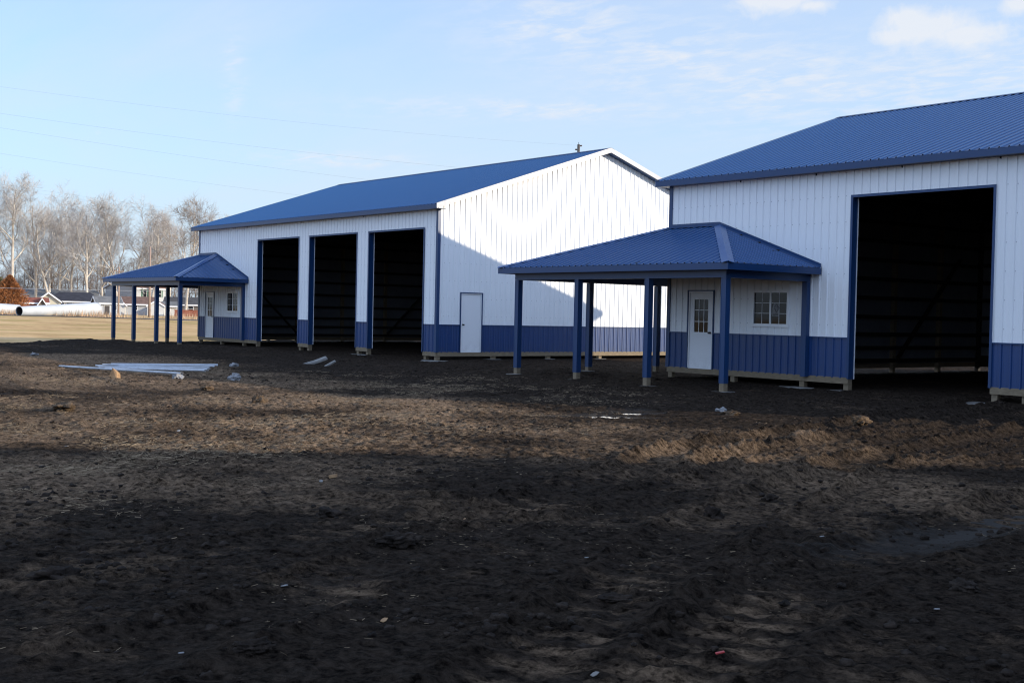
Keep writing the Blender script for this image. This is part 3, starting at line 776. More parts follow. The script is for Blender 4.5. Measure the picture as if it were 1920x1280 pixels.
# ---------------------------------------------------------------- single clods, scraps, footings
def ground_at(u, v):
    "the spot on the ground seen at (u, v)"
    d = ray(u, v); t = (GZ - CAM.z) / d.z
    for _ in range(12):
        p = CAM + d * t; t = (hz1(p.x, p.y) - CAM.z) / d.z
    p = CAM + d * t; return p
def clod(u, v, r, seed, label, m='clod', cat='clod', name='dirt_clod', group='loose clods on the mud', flat=.62, st=(1, 1, 1)):
    r = r if name == 'pale_stone' else r * .72; m = 'cloddry' if m == 'clod' and v < 830 else m; p = ground_at(u, v); vs, fs = lump(r, seed, flat, 4); o = np_mesh(name, vs * np.array(st), fs, M[m]); o.location = (p.x, p.y, p.z + r * flat * .30); o.rotation_euler.z = seed * 1.7  # cloddry: lighter colour for clods lying in the sun
    o.data.polygons.foreach_set('use_smooth', np.ones(len(fs), bool)); tag(o, label, cat, group)
clod(745, 1018, .16, 1, 'wide dark clod of soil lying in the shaded foreground mud', st=(1.5, .8, .8))
clod(1335, 968, .105, 2, 'black clod left of the long puddle in the shade', st=(1, 1, 1.2))
clod(1445, 938, .10, 3, 'black clod with a ragged top behind the long puddle')
clod(485, 757, .17, 4, 'upright brown clod on the sunlit straw behind a shaded patch', st=(.9, .8, 1.5))
clod(612, 968, .12, 5, 'dark clod beside pale straw in front of the sunlit strip', st=(1.3, .8, .9))
clod(100, 1085, .13, 6, 'dark lump of mud near the lower left of the photo', st=(1.5, .9, .8))
clod(390, 731, .20, 7, 'low brown clod in front of the white trim pieces', st=(1.5, .7, .6))
clod(1150, 1128, .10, 8, 'flattened black clod in the lower middle of the mud', st=(1.4, .8, .7))
clod(1810, 1105, .11, 9, 'greenish black clod in the lower right of the mud', st=(1.5, .8, .7))
clod(475, 1218, .09, 10, 'rounded black clod close to the bottom of the photo', st=(1.3, .9, .9))
clod(118, 768, .30, 11, 'broad dark clod on the sunlit ground at the far left', st=(1.6, .7, .5))
clod(1615, 792, .17, 12, 'crumbly clod heaped on the sunlit tyre ridge', st=(1.3, .8, 1.0))
clod(1370, 778, .16, 13, 'low clod at the shaded edge of the sunlit strip', st=(1.4, .8, .7))
M['stone'] = mottled('pale_stone', (.13, .13, .13), (.30, .30, .31), 5, .9, .4)
M['tan'] = mottled('split_wood_tan', (.22, .13, .065), (.40, .25, .13), 6, .85, .4)
S = 'pale stones and lumps lying on the mud'
clod(440, 713, .15, 21, 'pale pointed lump right of the white trim pieces', 'stone', 'stone', 'pale_stone', S, .75)
clod(438, 687, .12, 22, 'small white lump behind the right end of the white trim', 'stone', 'stone', 'pale_stone', S, .6)
clod(334, 709, .11, 23, 'whitish lump touching the nearest white trim piece', 'stone', 'stone', 'pale_stone', S, .7)
clod(1352, 772, .09, 24, 'grey brown stone on the edge of the sunlit strip', 'stone', 'stone', 'pale_stone', S, .6)
clod(63, 665, .10, 25, 'tiny white lump on the black soil at the far left', 'stone', 'stone', 'pale_stone', S, .5)
# chunk of split wood
p = ground_at(214, 709); t = MB(); t.prism([(-.12, -.08, -.05), (.13, -.07, -.05), (.08, -.03, .15), (-.02, -.04, .24)], (.02, .12, -.05)); o = t.build('wood_chunk', M['tan']); o.location = p; o.rotation_euler.z = .6
tag(o, 'orange tan chunk of split wood standing before the white trim pieces', 'wood')
# broken board pieces beyond the trim
def scrap(u, v, ln_, wd_, th, rz, lift, m, name, label, cat, group=None, pts=None):
    p = ground_at(u, v); t = MB()
    if pts: t.prism([(a * ln_, b * wd_, 0) for a, b in pts], (0, 0, th))
    else: t.box(-ln_ / 2, ln_ / 2, -wd_ / 2, wd_ / 2, 0, th)
    o = t.build(name, m); o.location = (p.x, p.y, p.z + .012); o.rotation_euler = (lift * .4, -lift, rz); tag(o, label, cat, group); return o
M['oldboard'] = wood('bleached_board', (.24, .23, .215))
scrap(585, 682, 1.0, .5, .06, R_(60), .32, M['oldboard'], 'broken_board', 'forked grey broken board lying before the middle garage bay', 'board', None,
      [(-.5, .1), (-.5, .35), (.1, .25), (.45, .5), (.5, -.3), (.2, -.5), (-.45, -.3), (-.42, -.12), (.1, -.12), (.12, .05)])
scrap(617, 685, .45, .10, .04, R_(75), .5, M['oldboard'], 'wood_offcut', 'short pale offcut leaning beside the forked broken board', 'wood')
Pp = 'bits of litter on the mud'
for u, v, s_, rz, mk, lb in ((125, 838, .10, .3, 'paper', 'white paper scrap on the sunlit ground at the far left'), (533, 1101, .07, 1.1, 'paper', 'bluish white scrap alone in the shaded foreground'),
                         (871, 975, .05, 2.0, 'tan', 'tan flake in the shade below the sunlit strip'), (1100, 1048, .05, .4, 'paper', 'small round white scrap in the middle foreground'),
                         (1541, 1008, .06, .9, 'paper', 'white crumpled scrap left of the long puddle'), (602, 904, .12, 2.6, 'oldboard', 'thin white stick just below the sunlit strip'),
                         (1115, 1268, .09, 1.9, 'oldboard', 'pale wood chip at the bottom edge of the photo'), (720, 1166, .10, 2.2, 'tan', 'flat tan splinter in the lower middle mud'),
                         (1757, 1145, .06, .2, 'paper', 'thin white flake in the lower right mud'), (340, 1228, .05, .7, 'stone', 'grey white bit near the lower left mud'),
                         (1160, 858, .10, 1.2, 'tan', 'orange brown chip in the sunlit strip before the porch'), (335, 809, .13, 2.4, 'paper', 'whitish flat scrap beside a dark shaded hollow')):
    scrap(u, v, s_ * .62, s_ * .30, .004, rz, .15, M[mk], 'litter_scrap', lb, 'litter', Pp, [(-.5, -.3), (-.1, -.5), (.5, -.35), (.42, .3), (.1, .5), (-.4, .42)])
M['redplastic'] = mat('red_plastic', (.35, .03, .03), .5)
scrap(1350, 1228, .045, .018, .006, 1.0, .2, M['redplastic'], 'litter_scrap', 'tiny red plastic scrap near the bottom of the photo', 'litter', Pp)
scrap(625, 897, .07, .05, .03, .4, .2, M['tan'], 'litter_scrap', 'small orange chunk beside the thin white stick', 'litter', Pp)

# white trim pieces lying in a loose row
M['whitetrim'] = painted('white_trim_steel', (.52, .56, .62), .42, (.5, .5, .5), .05)
tl = ['nearest white trim piece, lying skewed and reaching farthest left', 'second white trim piece, just behind the skewed one', 'third white trim piece from the front of the row', 'fourth white trim piece, in the middle of the row',
      'fifth white trim piece, second from the back of the row', 'rearmost white trim piece, under the barn shadow']
ends = [((115, 690.5), (343, 705)), ((200, 694.5), (386, 699)), ((186, 691.5), (391, 697)), ((181, 689.5), (394, 694)), ((192, 687.8), (402, 690.5)), ((208, 686.6), (408, 688.0))]
for (e0, e1), lb in zip(ends, tl):
    p, q = ground_at(*e0), ground_at(*e1); p.z += .09; q.z += .09
    d = (q - p).normalized(); r = Vector((d.y, -d.x, 0)).normalized(); t = MB()
    if r.dot(CAM - p) < 0: r = -r
    t.prism([p, p + r * .07, p + r * .07 - Vector((0, 0, .004)), p - Vector((0, 0, .004))], q - p)
    t.prism([p + r * .07, p + r * .074, p + r * .078 - Vector((0, 0, .030)), p + r * .074 - Vector((0, 0, .030))], q - p)
    t.prism([p + Vector((0, 0, 0)), p - r * .004, p - r * .004 - Vector((0, 0, .06)), p - Vector((0, 0, .06))], q - p)
    tag(t.build('metal_trim', M['whitetrim']), lb, 'metal trim', 'white trim pieces on the ground')

# concrete collars round the post feet
def slab(x, y, rx, ry, seed, label, lift=.02):
    rg = random.Random(seed); pts = []
    for q in range(22):
        a = q / 22 * 6.283; k_ = 1 + .16 * math.sin(3 * a + seed) + rg.uniform(-.10, .10); pts.append((math.cos(a) * rx * k_, math.sin(a) * ry * k_, 0))
    t = MB(); i0 = len(pts); ring = [(px * .93, py * .93, .05) for px, py, _ in pts]
    t.v = pts + ring + [(0, 0, .055)]; t.f = [(q, (q + 1) % i0, i0 + (q + 1) % i0, i0 + q) for q in range(i0)] + [(i0 + q, i0 + (q + 1) % i0, 2 * i0) for q in range(i0)]
    o = t.build('concrete_footing', M['concrete']); o.location = (x, y, hz1(x, y) - .065 + lift * .6); o.rotation_euler.z = rg.uniform(-.2, .2); tag(o, label, 'footing', 'concrete collars at the post feet')
bq = BX - L
for q, lb in zip(QX, ('leftmost front porch post', 'second front porch post', 'third front porch post', 'rightmost front porch post')): slab(bq + q, QY + .11, .30, .26, int(q * 7) + 40, 'concrete collar at the foot of the %s of the nearer barn' % lb, .03)
slab(bq + QX[0], QS[0], .30, .25, 51, 'concrete collar under the porch post behind the leftmost one, nearer barn', .03)
slab(bq + QX[0], QS[1], .28, .22, 52, 'concrete collar under the rear porch post beside the corner of the nearer barn', .02)
slab(-L + QX[2], QY, .34, .28, 53, 'concrete collar under the third front porch post of the farther barn')
slab(-L + QX[2] + 1.3, QY - .4, .3, .16, 54, 'small grey slab on the soil between two porch posts of the farther barn', .0)
slab(DOORS[2] - .4, .05, .75, .32, 55, 'concrete collar under the wall pier between the middle and right bays', .03)
slab(-.12, .0, .62, .40, 56, 'concrete collar under the near corner post of the farther barn', .03)
for y, sd, lb in ((W / 6, 57, 'just right of the white gable door'), (W / 3, 58, 'between two porch posts in the photo'), (W / 2, 59, 'under the sunlit part of the gable')): slab(-.1, y, .30, .34, sd, 'concrete collar under the gable post ' + lb, .03)
slab(bq + 4.6, .06, .5, .3, 60, 'long pale collar under the wall right of the window, nearer barn', .03)
slab(bq + 5.9, .0, .34, .26, 61, 'concrete collar under the left jamb of the nearer open bay', .03)
slab(BX + DOORS[0] + DW + .1, -.1, 1.1, .30, 62, 'long pale slab under the right jamb of the nearer open bay', .035)

# ---------------------------------------------------------------- far side: road, pipes, houses, trees
def frame(u):
    "unit vectors at this bearing: to the right, away from the camera"
    d = ray(u, 580); f = Vector((d.x, d.y, 0)).normalized(); return Vector((f.y, -f.x, 0)), f
a, b = away(-900, 212), away(900, 158)
rp = []
for q in range(61):
    p = a.lerp(b, q / 60); rp.append(p)
nn = Vector((-(b - a).y, (b - a).x, 0)).normalized()
if nn.dot(rp[30] - CAM) < 0: nn = -nn
t = MB()
for p, q in zip(rp[:-1], rp[1:]):
    c = []
    for r_, o_ in ((p, 0), (q, 0), (q, 5.5), (p, 5.5)):
        x = r_ + nn * o_; c.append((x.x, x.y, hz1(x.x, x.y) + .05))
    t.quad(*c)
tag(t.build('road', M['asphalt']), kind='structure')

def pipe(u0, d0, u1, d1, r0, r1, label):
    p, q = away(u0, d0), away(u1, d1); p.z = hz1(p.x, p.y) + r0 + .02; q.z = hz1(q.x, q.y) + r1 + .02
    t = MB(); t.tube([p, q], [r0, r1], 28, cap=False); t.tube([q, p], [r1 - .06, r0 - .06], 28, cap=False)
    n = 28
    t.f += [(i, (i + 1) % n, 3 * n + (-(i + 1)) % n, 3 * n + (-i) % n) for i in range(0)]
    o = t.build('steel_pole_section', M['galv'], smooth=True); o.data.materials.append(M['darkin'])
    for i, f in enumerate(o.data.polygons):
        if i >= 28: f.material_index = 1
    d = (q - p).normalized(); fl = MB()
    for c, r, s_ in ((q, r1, 1), (p, r0, -1)):
        fl.tube([c - d * .06, c + d * .06], [r + .03, r + .03], 28, cap=False); fl.tube([c + d * .06, c - d * .06], [r - .03, r - .03], 28, cap=False)
    fo = fl.build('end_flange', M['galv'], o, smooth=True)
    tag(o, label, 'steel pipe', 'galvanised pole sections by the road')
pipe(36.5, 176, 180, 186, .60, .98, 'long tapering galvanised pipe with a dark open end, lying along the road')
pipe(-130, 184, 34, 190, .98, .70, 'second galvanised pipe, cut off by the left edge behind the open end')

def house(u, dist, turn, wx, wy, wh, rise, wallm, roofm, label, over=.35, wins=(), name='house', doors=(), base=0.0, chimney=None, trim='vinyl', hip=0.0, extra=None, cat='house'):
    "gabled house; local x (the ridge) turned from image-right by `turn`; wins/doors: (face, s, z, w, h, material) with face 'f' front, 'l' left end, 'r' right end"
    r, f = frame(u); p = away(u, dist); rz = math.atan2(r.y, r.x) + turn
    root = empty(name, (p.x, p.y, hz1(p.x, p.y) + base - .05), rz); tag(root, label, cat, 'houses across the road')
    X, Y = wx / 2, wy / 2
    t = MB(); t.quad((-X, -Y, 0), (X, -Y, 0), (X, -Y, wh), (-X, -Y, wh)); t.quad((X, Y, 0), (-X, Y, 0), (-X, Y, wh), (X, Y, wh))
    if hip: t.quad((X, -Y, 0), (X, Y, 0), (X, Y, wh), (X, -Y, wh)); t.quad((-X, Y, 0), (-X, -Y, 0), (-X, -Y, wh), (-X, Y, wh))
    else: t.poly([(X, -Y, 0), (X, Y, 0), (X, Y, wh), (X, 0, wh + rise), (X, -Y, wh)]); t.poly([(-X, Y, 0), (-X, -Y, 0), (-X, -Y, wh), (-X, 0, wh + rise), (-X, Y, wh)])
    t.build('wall', M[wallm], root)
    k_ = rise / Y; e = Y + over; ze = wh - over * k_; xe = X + over
    rf = MB(); hx = xe - hip
    for s_ in (-1, 1):
        rf.prism([(-xe, s_ * e, ze), (xe, s_ * e, ze), (hx, 0, wh + rise), (-hx, 0, wh + rise)][::s_ * -1 or 1], (0, 0, .14))
    if hip:
        for s_ in (-1, 1): rf.prism([(s_ * xe, -e, ze), (s_ * xe, e, ze), (s_ * hx, 0, wh + rise)][::s_], (0, 0, .139))
    ro = rf.build('roof', M[roofm], root)
    fa = MB(); fa.box(-xe, xe, -e - .03, -e, ze - .12, ze + .12); fa.box(-xe, xe, e, e + .03, ze - .12, ze + .12)
    if not hip:
        for s_ in (-1, 1):
            for s2 in (-1, 1): fa.prism([(s_ * xe, s2 * e, ze - .12), (s_ * xe, 0, wh + rise - .12), (s_ * xe, 0, wh + rise + .145), (s_ * xe, s2 * e, ze + .145)], (s_ * .03, 0, 0))
    fa.build('fascia', M[trim], ro)
    if chimney: cx_, cw = chimney; MB().box(cx_ - cw, cx_ + cw, -.3, .3, wh, wh + rise + .9).build('chimney', M['brick'], ro)
    def opening(kind, face, s_, z_, w_, h_, m_):
        g = MB(); fr = MB()
        def bx(mb, a0, a1, z0, z1, d0, d1):
            if face == 'f': mb.box(a0, a1, -Y - d1, -Y - d0, z0, z1)
            elif face == 'l': mb.box(-X - d1, -X - d0, -a1, -a0, z0, z1)
            else: mb.box(X + d0, X + d1, a0, a1, z0, z1)
        a0, a1 = s_ - w_ / 2, s_ + w_ / 2
        for q in ((a0 - .08, a0, z_ - .08, z_ + h_ + .08), (a1, a1 + .08, z_ - .08, z_ + h_ + .08), (a0, a1, z_ + h_, z_ + h_ + .08), (a0, a1, z_ - .08, z_)): bx(fr, *q, .002, .07)
        if kind == 'window': bx(fr, a0, a1, z_ + h_ / 2 - .025, z_ + h_ / 2 + .025, .002, .05)
        bx(g, a0, a1, z_, z_ + h_, .002, .03)
        if kind == 'window':
            wo_ = fr.build('window', M['vinyl'], root); g.build('pane', M['glass'], wo_)
        else:
            do = g.build('door', M[m_], root); fr.build('frame', M['vinyl'], do)
    for w_ in wins:
        opening('window', *w_[:5], None)
        if len(w_) > 5:
            for s2 in (-1, 1):
                g = MB(); c = w_[1] + s2 * (w_[3] / 2 + .30)
                if w_[0] == 'f': g.box(c - .2, c + .2, -Y - .05, -Y - .002, w_[2] - .05, w_[2] + w_[4] + .05)
                elif w_[0] == 'r': g.box(X + .002, X + .05, c - .2, c + .2, w_[2] - .05, w_[2] + w_[4] + .05)
                g.build('shutter', M[w_[5]], root)
    for d_ in doors: opening('door', *d_)
    if extra: extra(root, X, Y)
    return root
def lapped(name, c):
    m = mat(name, c, .7, .3); k = N(m); wv = k.n('ShaderNodeTexWave', wave_type='BANDS', bands_direction='Z'); k.l(k.obj(), wv.inputs['Vector']); wv.inputs['Scale'].default_value = 1.6
    k.l(k.mix(k.math('MULTIPLY', k.noise(.7, 4, .6, k.obj()), .5), c, tuple(x * .7 for x in c)), k.b.inputs['Base Color']); k.bump(wv.outputs['Fac'], .5, .03); return m
M['cream'] = lapped('cream_siding', (.58, .54, .42)); M['sidewhite'] = lapped('white_siding', (.60, .59, .56)); M['sidegrey'] = lapped('grey_siding', (.40, .42, .44)); M['taupe'] = lapped('taupe_siding', (.16, .14, .125))
def shingle(name, c): return mottled(name, tuple(x * .75 for x in c), tuple(x * 1.25 for x in c), 1.6, .9, .4, .03, .2)
M['rblack'] = shingle('black_shingles', (.035, .036, .045)); M['rgrey'] = shingle('grey_shingles', (.15, .15, .15)); M['rbrown'] = shingle('brown_shingles', (.16, .10, .08)); M['rdark'] = shingle('dark_shingles', (.075, .075, .08)); M['rred'] = shingle('red_brown_roof', (.20, .07, .05))
m = mat('red_brick', (.2, .07, .05), .9, .2); M['brick'] = m; k = N(m); bt = k.n('ShaderNodeTexBrick'); k.l(k.obj(), bt.inputs['Vector']); bt.inputs['Scale'].default_value = 4
bt.inputs['Color1'].default_value = (.20, .065, .04, 1); bt.inputs['Color2'].default_value = (.27, .10, .06, 1); bt.inputs['Mortar'].default_value = (.25, .2, .17, 1); k.l(bt.outputs[0], k.b.inputs['Base Color'])
M['shut'] = mat('green_shutter', (.03, .10, .06), .6); M['shut2'] = mat('pale_green_shutter', (.30, .40, .18), .6); M['doordark'] = mat('dark_door', (.035, .03, .03), .6)

def wing(x0, wx, dep, wh, rise, wallm, roofm):
    def f(root, X, Y):
        t = MB(); y = -Y - dep; t.poly([(x0 - wx / 2, y, 0), (x0 + wx / 2, y, 0), (x0 + wx / 2, y, wh), (x0, y, wh + rise), (x0 - wx / 2, y, wh)])
        t.quad((x0 - wx / 2, -Y, 0), (x0 - wx / 2, y, 0), (x0 - wx / 2, y, wh), (x0 - wx / 2, -Y, wh)); t.quad((x0 + wx / 2, y, 0), (x0 + wx / 2, -Y, 0), (x0 + wx / 2, -Y, wh), (x0 + wx / 2, y, wh))
        t.build('wall', M[wallm], root)
        rf = MB(); fa = MB(); o_ = .35; kk = rise / (wx / 2)
        for s_ in (-1, 1):
            a = Vector((x0, y - o_, wh + rise)); b = Vector((x0 + s_ * (wx / 2 + o_), y - o_, wh - o_ * kk)); e = Vector((0, dep + o_ + .8 * Y, 0))
            rf.prism([a, b, b + e, a + e][::s_ * -1 or 1], (0, 0, .13)); dn = Vector((0, 0, .14))
            fa.prism([a - dn, b - dn, b + dn, a + dn], (0, -.03, 0))
        ro = rf.build('roof', M[roofm], root); fa.build('fascia', M['vinyl'], ro)
    return f
house(103, 262, R_(4), 15.5, 8, 2.5, 1.5, 'taupe', 'rgrey', 'long low house with a grey roof behind the white gabled house', base=.35)
house(140, 222, R_(-4), 8.6, 6.6, 2.3, 1.35, 'cream', 'rblack', 'cream gabled house with a black roof behind the long pipe', hip=2.2, wins=(('f', -.6, 1.1, .9, .9), ('f', -1.8, 1.1, .7, .9), ('f', 2.0, 1.1, .8, .9)), extra=wing(-3.7, 3.5, 1.4, 2.25, 1.3, 'cream', 'rblack'), base=-.1)
house(58, 212, R_(3), 4.6, 3.6, 1.6, .65, 'brick', 'rred', 'low shed with a rusty red roof between the cedar and the cream house', name='shed', extra=wing(1.5, 1.0, .6, 1.45, .75, 'taupe', 'rgrey'), cat='shed', base=.25)
house(200, 216, R_(10), 3.7, 4.4, 2.0, .95, 'sidegrey', 'rgrey', 'small grey garage with a dark doorway right of the long pipe', name='garage', doors=(('f', -.35, 0, .85, 1.55, 'doordark'),), wins=(('f', 1.0, .95, .35, .5),), cat='garage')
house(257, 268, R_(47), 9.6, 8.0, 5.3, 1.9, 'sidegrey', 'rbrown', 'two storey house with green shutters above the brown roofed house', wins=(('f', -2.2, 3.5, 1.0, 1.45, 'shut'), ('f', 2.0, 3.5, 1.0, 1.45, 'shut'), ('r', -.9, 3.3, .9, 1.3, 'shut2'), ('r', 2.0, 3.3, .9, 1.3, 'shut2')), base=0)
house(255, 228, R_(-3), 6.6, 6.2, 1.95, 1.15, 'sidegrey', 'rbrown', 'ranch house with a brown roof and small white front gable', wins=(('f', .1, .95, .5, .75),), extra=wing(-2.4, 1.7, .9, 1.8, .75, 'sidewhite', 'rbrown'))
house(294, 218, R_(86), 4.2, 2.75, 1.65, .85, 'sidewhite', 'rbrown', 'narrow white gabled shed between two porch posts of the farther barn', name='shed', cat='shed', over=.15)
house(321, 224, R_(-6), 2.6, 3.2, 1.75, .6, 'sidewhite', 'rgrey', 'small white outbuilding with a grey roof beside the narrow white shed', name='shed', wins=(('f', -.3, .8, .5, .6),), cat='shed')
house(350, 246, R_(-5), 7.6, 6, 2.1, 1.25, 'taupe', 'rdark', 'dark roofed taupe house behind the thick pale tree trunk', wins=(('f', 1.0, .9, .9, .8),))
p = away(352, 214); r, f = frame(352); o = MB().box(-2.1, 2.1, -.12, .12, -.3, 1.0).box(-2.2, 2.2, -.16, .16, 1.0, 1.08).build('brick_wall', M['brick']); o.location = (p.x, p.y, hz1(p.x, p.y)); o.rotation_euler.z = math.atan2(r.y, r.x)
tag(o, 'low red brick wall in front of the dark roofed taupe house', 'wall')

# utility poles and wires
def upole(u, dist, top_v, rad, label, arm=None, m='polewood'):
    p = away(u, dist); z0 = hz1(p.x, p.y); zt = at(u, top_v, dist).z
    root = empty('utility_pole', (p.x, p.y, z0)); tag(root, label, 'utility pole')
    MB().tube([(0, 0, -.5), (0, 0, (zt - z0) * .5), (0, 0, zt - z0)], [rad * 1.15, rad, rad * .82], 12).build('pole', M[m], root, smooth=True)
    if arm:
        h, w = arm; r, f = frame(u); MB().bar(r * -w + Vector((0, 0, zt - z0 - h)) - f * rad, r * w + Vector((0, 0, zt - z0 - h)) - f * rad, .10, .12).build('crossarm', M[m], root)
        for q in (-.9, -.45, .45, .9):
            c = r * (w * q) + Vector((0, 0, zt - z0 - h + .06)) - f * rad; MB().tube([c, c + Vector((0, 0, .08)), c + Vector((0, 0, .16)), c + Vector((0, 0, .2))], [.02, .05, .06, .03], 8).build('insulator', M['porcelain'], root)
    return root, Vector((p.x, p.y, zt))
upole(280, 192, 462, .17, 'tall pinkish wooden utility pole seen through the farther porch')
_, tp2 = upole(222, 200, 500, .14, 'shorter utility pole with a crossarm among the white trees', arm=(.7, .75))
root, tp = upole(1078, 130, 271, .17, 'dark utility pole top rising behind the ridge of the farther barn', m='poledark')
z0 = root.location.z
for h, s_ in ((.15, 1), (.55, -1), (.95, 1), (1.4, -1)):
    r, f = frame(1078); c = Vector((0, 0, tp.z - z0 - h)); MB().tube([c + r * .15 * s_, c + r * .24 * s_ + Vector((0, 0, .02)), c + r * .36 * s_ + Vector((0, 0, .04))], [.06, .10, .05], 10).build('insulator', M['porcelain'], root)
MB().tube([(0, 0, tp.z - z0), (0, 0, tp.z - z0 + .25)], [.03, .02], 8).build('pole_cap', M['steel'], root)
B0 = tp; ul, dl = -700, 122; lp = away(ul, dl)
def wire(v0, u0, vB, sag, rad, label, group='overhead lines crossing the sky'):
    Bp = Vector((B0.x, B0.y, at(1078, vB, 130).z))
    A0 = Vector((lp.x, lp.y, 0)); d = ray(u0, 580); best = None
    for q in range(1, 1000):                                     # where on the span this wire passes bearing u0
        t_ = q / 1000; p = A0.lerp(Bp, t_); w = p - CAM; dd = w.dot(FW); uu = 960 + FPX * w.dot(RT) / dd
        if best is None or abs(uu - u0) < best[0]: best = (abs(uu - u0), t_, math.hypot(w.x, w.y))
    _, t_, dist = best; zt = at(u0, v0, dist).z; A0.z = (zt + 4 * sag * t_ * (1 - t_) - Bp.z * t_) / (1 - t_)
    pts = [A0.lerp(Bp, q / 40) - Vector((0, 0, 4 * sag * (q / 40) * (1 - q / 40))) for q in range(41)]
    tag(MB().tube(pts, rad, 6).build('overhead_wire', M['wire'], smooth=True), label, 'wire', group)
wire(163, 0, 273, 1.1, 0.0038, 'topmost overhead wire crossing the sky above the farther barn')
wire(213, 0, 332, 1.1, 0.0046, 'second overhead wire from the top in the sky')
wire(240, 0, 378, 1.1, 0.0046, 'third overhead wire from the top in the sky')
wire(288, 0, 420, 1.1, 0.0042, 'fourth overhead wire, running just above the treetops')
wire(350, 30, 470, 1.2, 0.0034, 'upper of the two faint wires passing in front of the treetops')
wire(357, 30, 476, 1.2, 0.0034, 'lower of the two faint wires passing in front of the treetops')
a, b = away(-250, 196), away(520, 186); a.z = at(-250, 532, 196).z; b.z = at(520, 548, 186).z
tag(MB().tube([a.lerp(b, q / 20) - Vector((0, 0, .9 * q / 20 * (1 - q / 20))) for q in range(21)], .022, 6).build('overhead_wire', M['galv'], smooth=True), 'low pale wire strung in front of the house roofs', 'wire')

# ---- bare trees
def tree_segments(seed, H, spread=.42, nlimb=9, lean=(0, 0), fork=0, dens=1.0, start=.28):
    rg = random.Random(seed); big = []; small = []
    def branch(p, d, ln_, r, lev, nseg, out, grav):
        pts = [p]; rad = [r]; q = Vector(p); dd = Vector(d)
        for i in range(nseg):
            dd = (dd + Vector((rg.gauss(0, .13 if lev else .055), rg.gauss(0, .13 if lev else .055), rg.gauss(0, .08) + grav)) * (1 + .3 * lev)).normalized()
            q = q + dd * (ln_ / nseg); pts.append(q.copy()); rad.append(r * (1 - .75 * (i + 1) / nseg))
        out.append((pts, rad, lev)); return pts, rad
    def child_dir(d, ang):
        a = d.orthogonal().normalized(); a.rotate(Matrix.Rotation(rg.uniform(0, 6.283), 3, d)); return (d * math.cos(ang) + a * math.sin(ang)).normalized()
    trunks = [(Vector((0, 0, -.4)), Vector((lean[0], lean[1], 1)).normalized(), 1.0)]
    if fork: trunks = [(Vector((0, 0, -.4)), Vector((lean[0] + math.cos(fk), lean[1] + math.sin(fk), 2.6)).normalized(), .92) for fk in (fork, fork + 3.0)]
    for tp_, td, sc_ in trunks:
        tr, rr = branch(tp_, td, H * .93 * sc_, H * .0155, 0, 9, big, .03)
        for i in range(nlimb):
            t_ = start + (.97 - start) * (i + rg.random() * .7) / nlimb; j = min(int(t_ * 9), 8); q = t_ * 9 - j; p = tr[j].lerp(tr[j + 1], q); dirn = (tr[j + 1] - tr[j]).normalized()
            l1 = H * spread * (1.10 - .72 * t_) * rg.uniform(.8, 1.2)
            b1, r1 = branch(p, child_dir(dirn, rg.uniform(.65, 1.05)), l1, max(rr[j] * .55, .03), 1, 6, big, .10)
            for k2 in range(int(6 * dens + .5)):
                t2 = .25 + .75 * (k2 + rg.random()) / (6 * dens); j2 = min(int(t2 * 6), 5); p2 = b1[j2].lerp(b1[j2 + 1], min(t2 * 6 - j2, 1)); d2 = (b1[j2 + 1] - b1[j2]).normalized()
                b2, r2 = branch(p2, child_dir(d2, rg.uniform(.5, .95)), l1 * .52 * rg.uniform(.6, 1.2), max(r1[j2] * .55, .022), 2, 4, big if r1[j2] > .07 else small, .08)
                for k3 in range(int(5 * dens + .5)):
                    t3 = .2 + .8 * (k3 + rg.random()) / (5 * dens); j3 = min(int(t3 * 4), 3); p3 = b2[j3].lerp(b2[j3 + 1], min(t3 * 4 - j3, 1)); d3 = (b2[j3 + 1] - b2[j3]).normalized()
                    b3_, r3 = branch(p3, child_dir(d3, rg.uniform(.5, 1.0)), l1 * .30 * rg.uniform(.6, 1.3), .021, 3, 3, small, .06)
                    for k4 in range(int(5 * dens + .5)):
                        t4 = .2 + .8 * rg.random(); j4 = min(int(t4 * 3), 2); p4 = b3_[j4].lerp(b3_[j4 + 1], min(t4 * 3 - j4, 1)); d4 = (b3_[j4 + 1] - b3_[j4]).normalized()
                        branch(p4, child_dir(d4, rg.uniform(.4, .9)), l1 * .17 * rg.uniform(.6, 1.4) + .25, .015, 4, 2, small, .05)
    return big, small
def tubes(items, nside):
    mb = MB()
    for pts, rad, lev in items: mb.tube(pts, rad, nside if lev < 2 else 3, cap=False)
    return mb
def bare_tree(u, dist, top_v, seed, label, name='sycamore_tree', bark='bark', twig='twig', dens=1.15, **kw):
    p = away(u, dist); z0 = hz1(p.x, p.y); Ht = at(u, top_v, dist).z - z0
    big, small = tree_segments(seed, Ht, dens=dens, **kw)
    root = empty(name, (p.x, p.y, z0), 0); tag(root, label, 'tree', 'bare trees behind the houses')
    tubes(big, 7).build('trunk', M[bark], root, smooth=True); tubes(small, 3).build('crown', M[twig], root)
    return root
bare_tree(-38, 238, 352, 100, 'white barked bare tree half cut off by the left edge of the photo')
bare_tree(27, 236, 336, 101, 'tallest bare white tree, rising above the rust coloured cedar', nlimb=11)
bare_tree(64, 250, 366, 102, 'slender bare tree between the tallest one and the forked one', nlimb=10)
bare_tree(94, 240, 388, 103, 'white bare tree forking low into two leaning stems', fork=2.9, nlimb=8, start=.34)
bare_tree(134, 258, 398, 104, 'shorter pale bare tree behind the cream house', nlimb=10)
bare_tree(165, 236, 385, 105, 'bare tree with a brown lower trunk behind the right end of the cream house', nlimb=10, spread=.46)
bare_tree(193, 252, 400, 111, 'pale bare tree standing just left of the tip of the farther porch roof', nlimb=11, spread=.48)
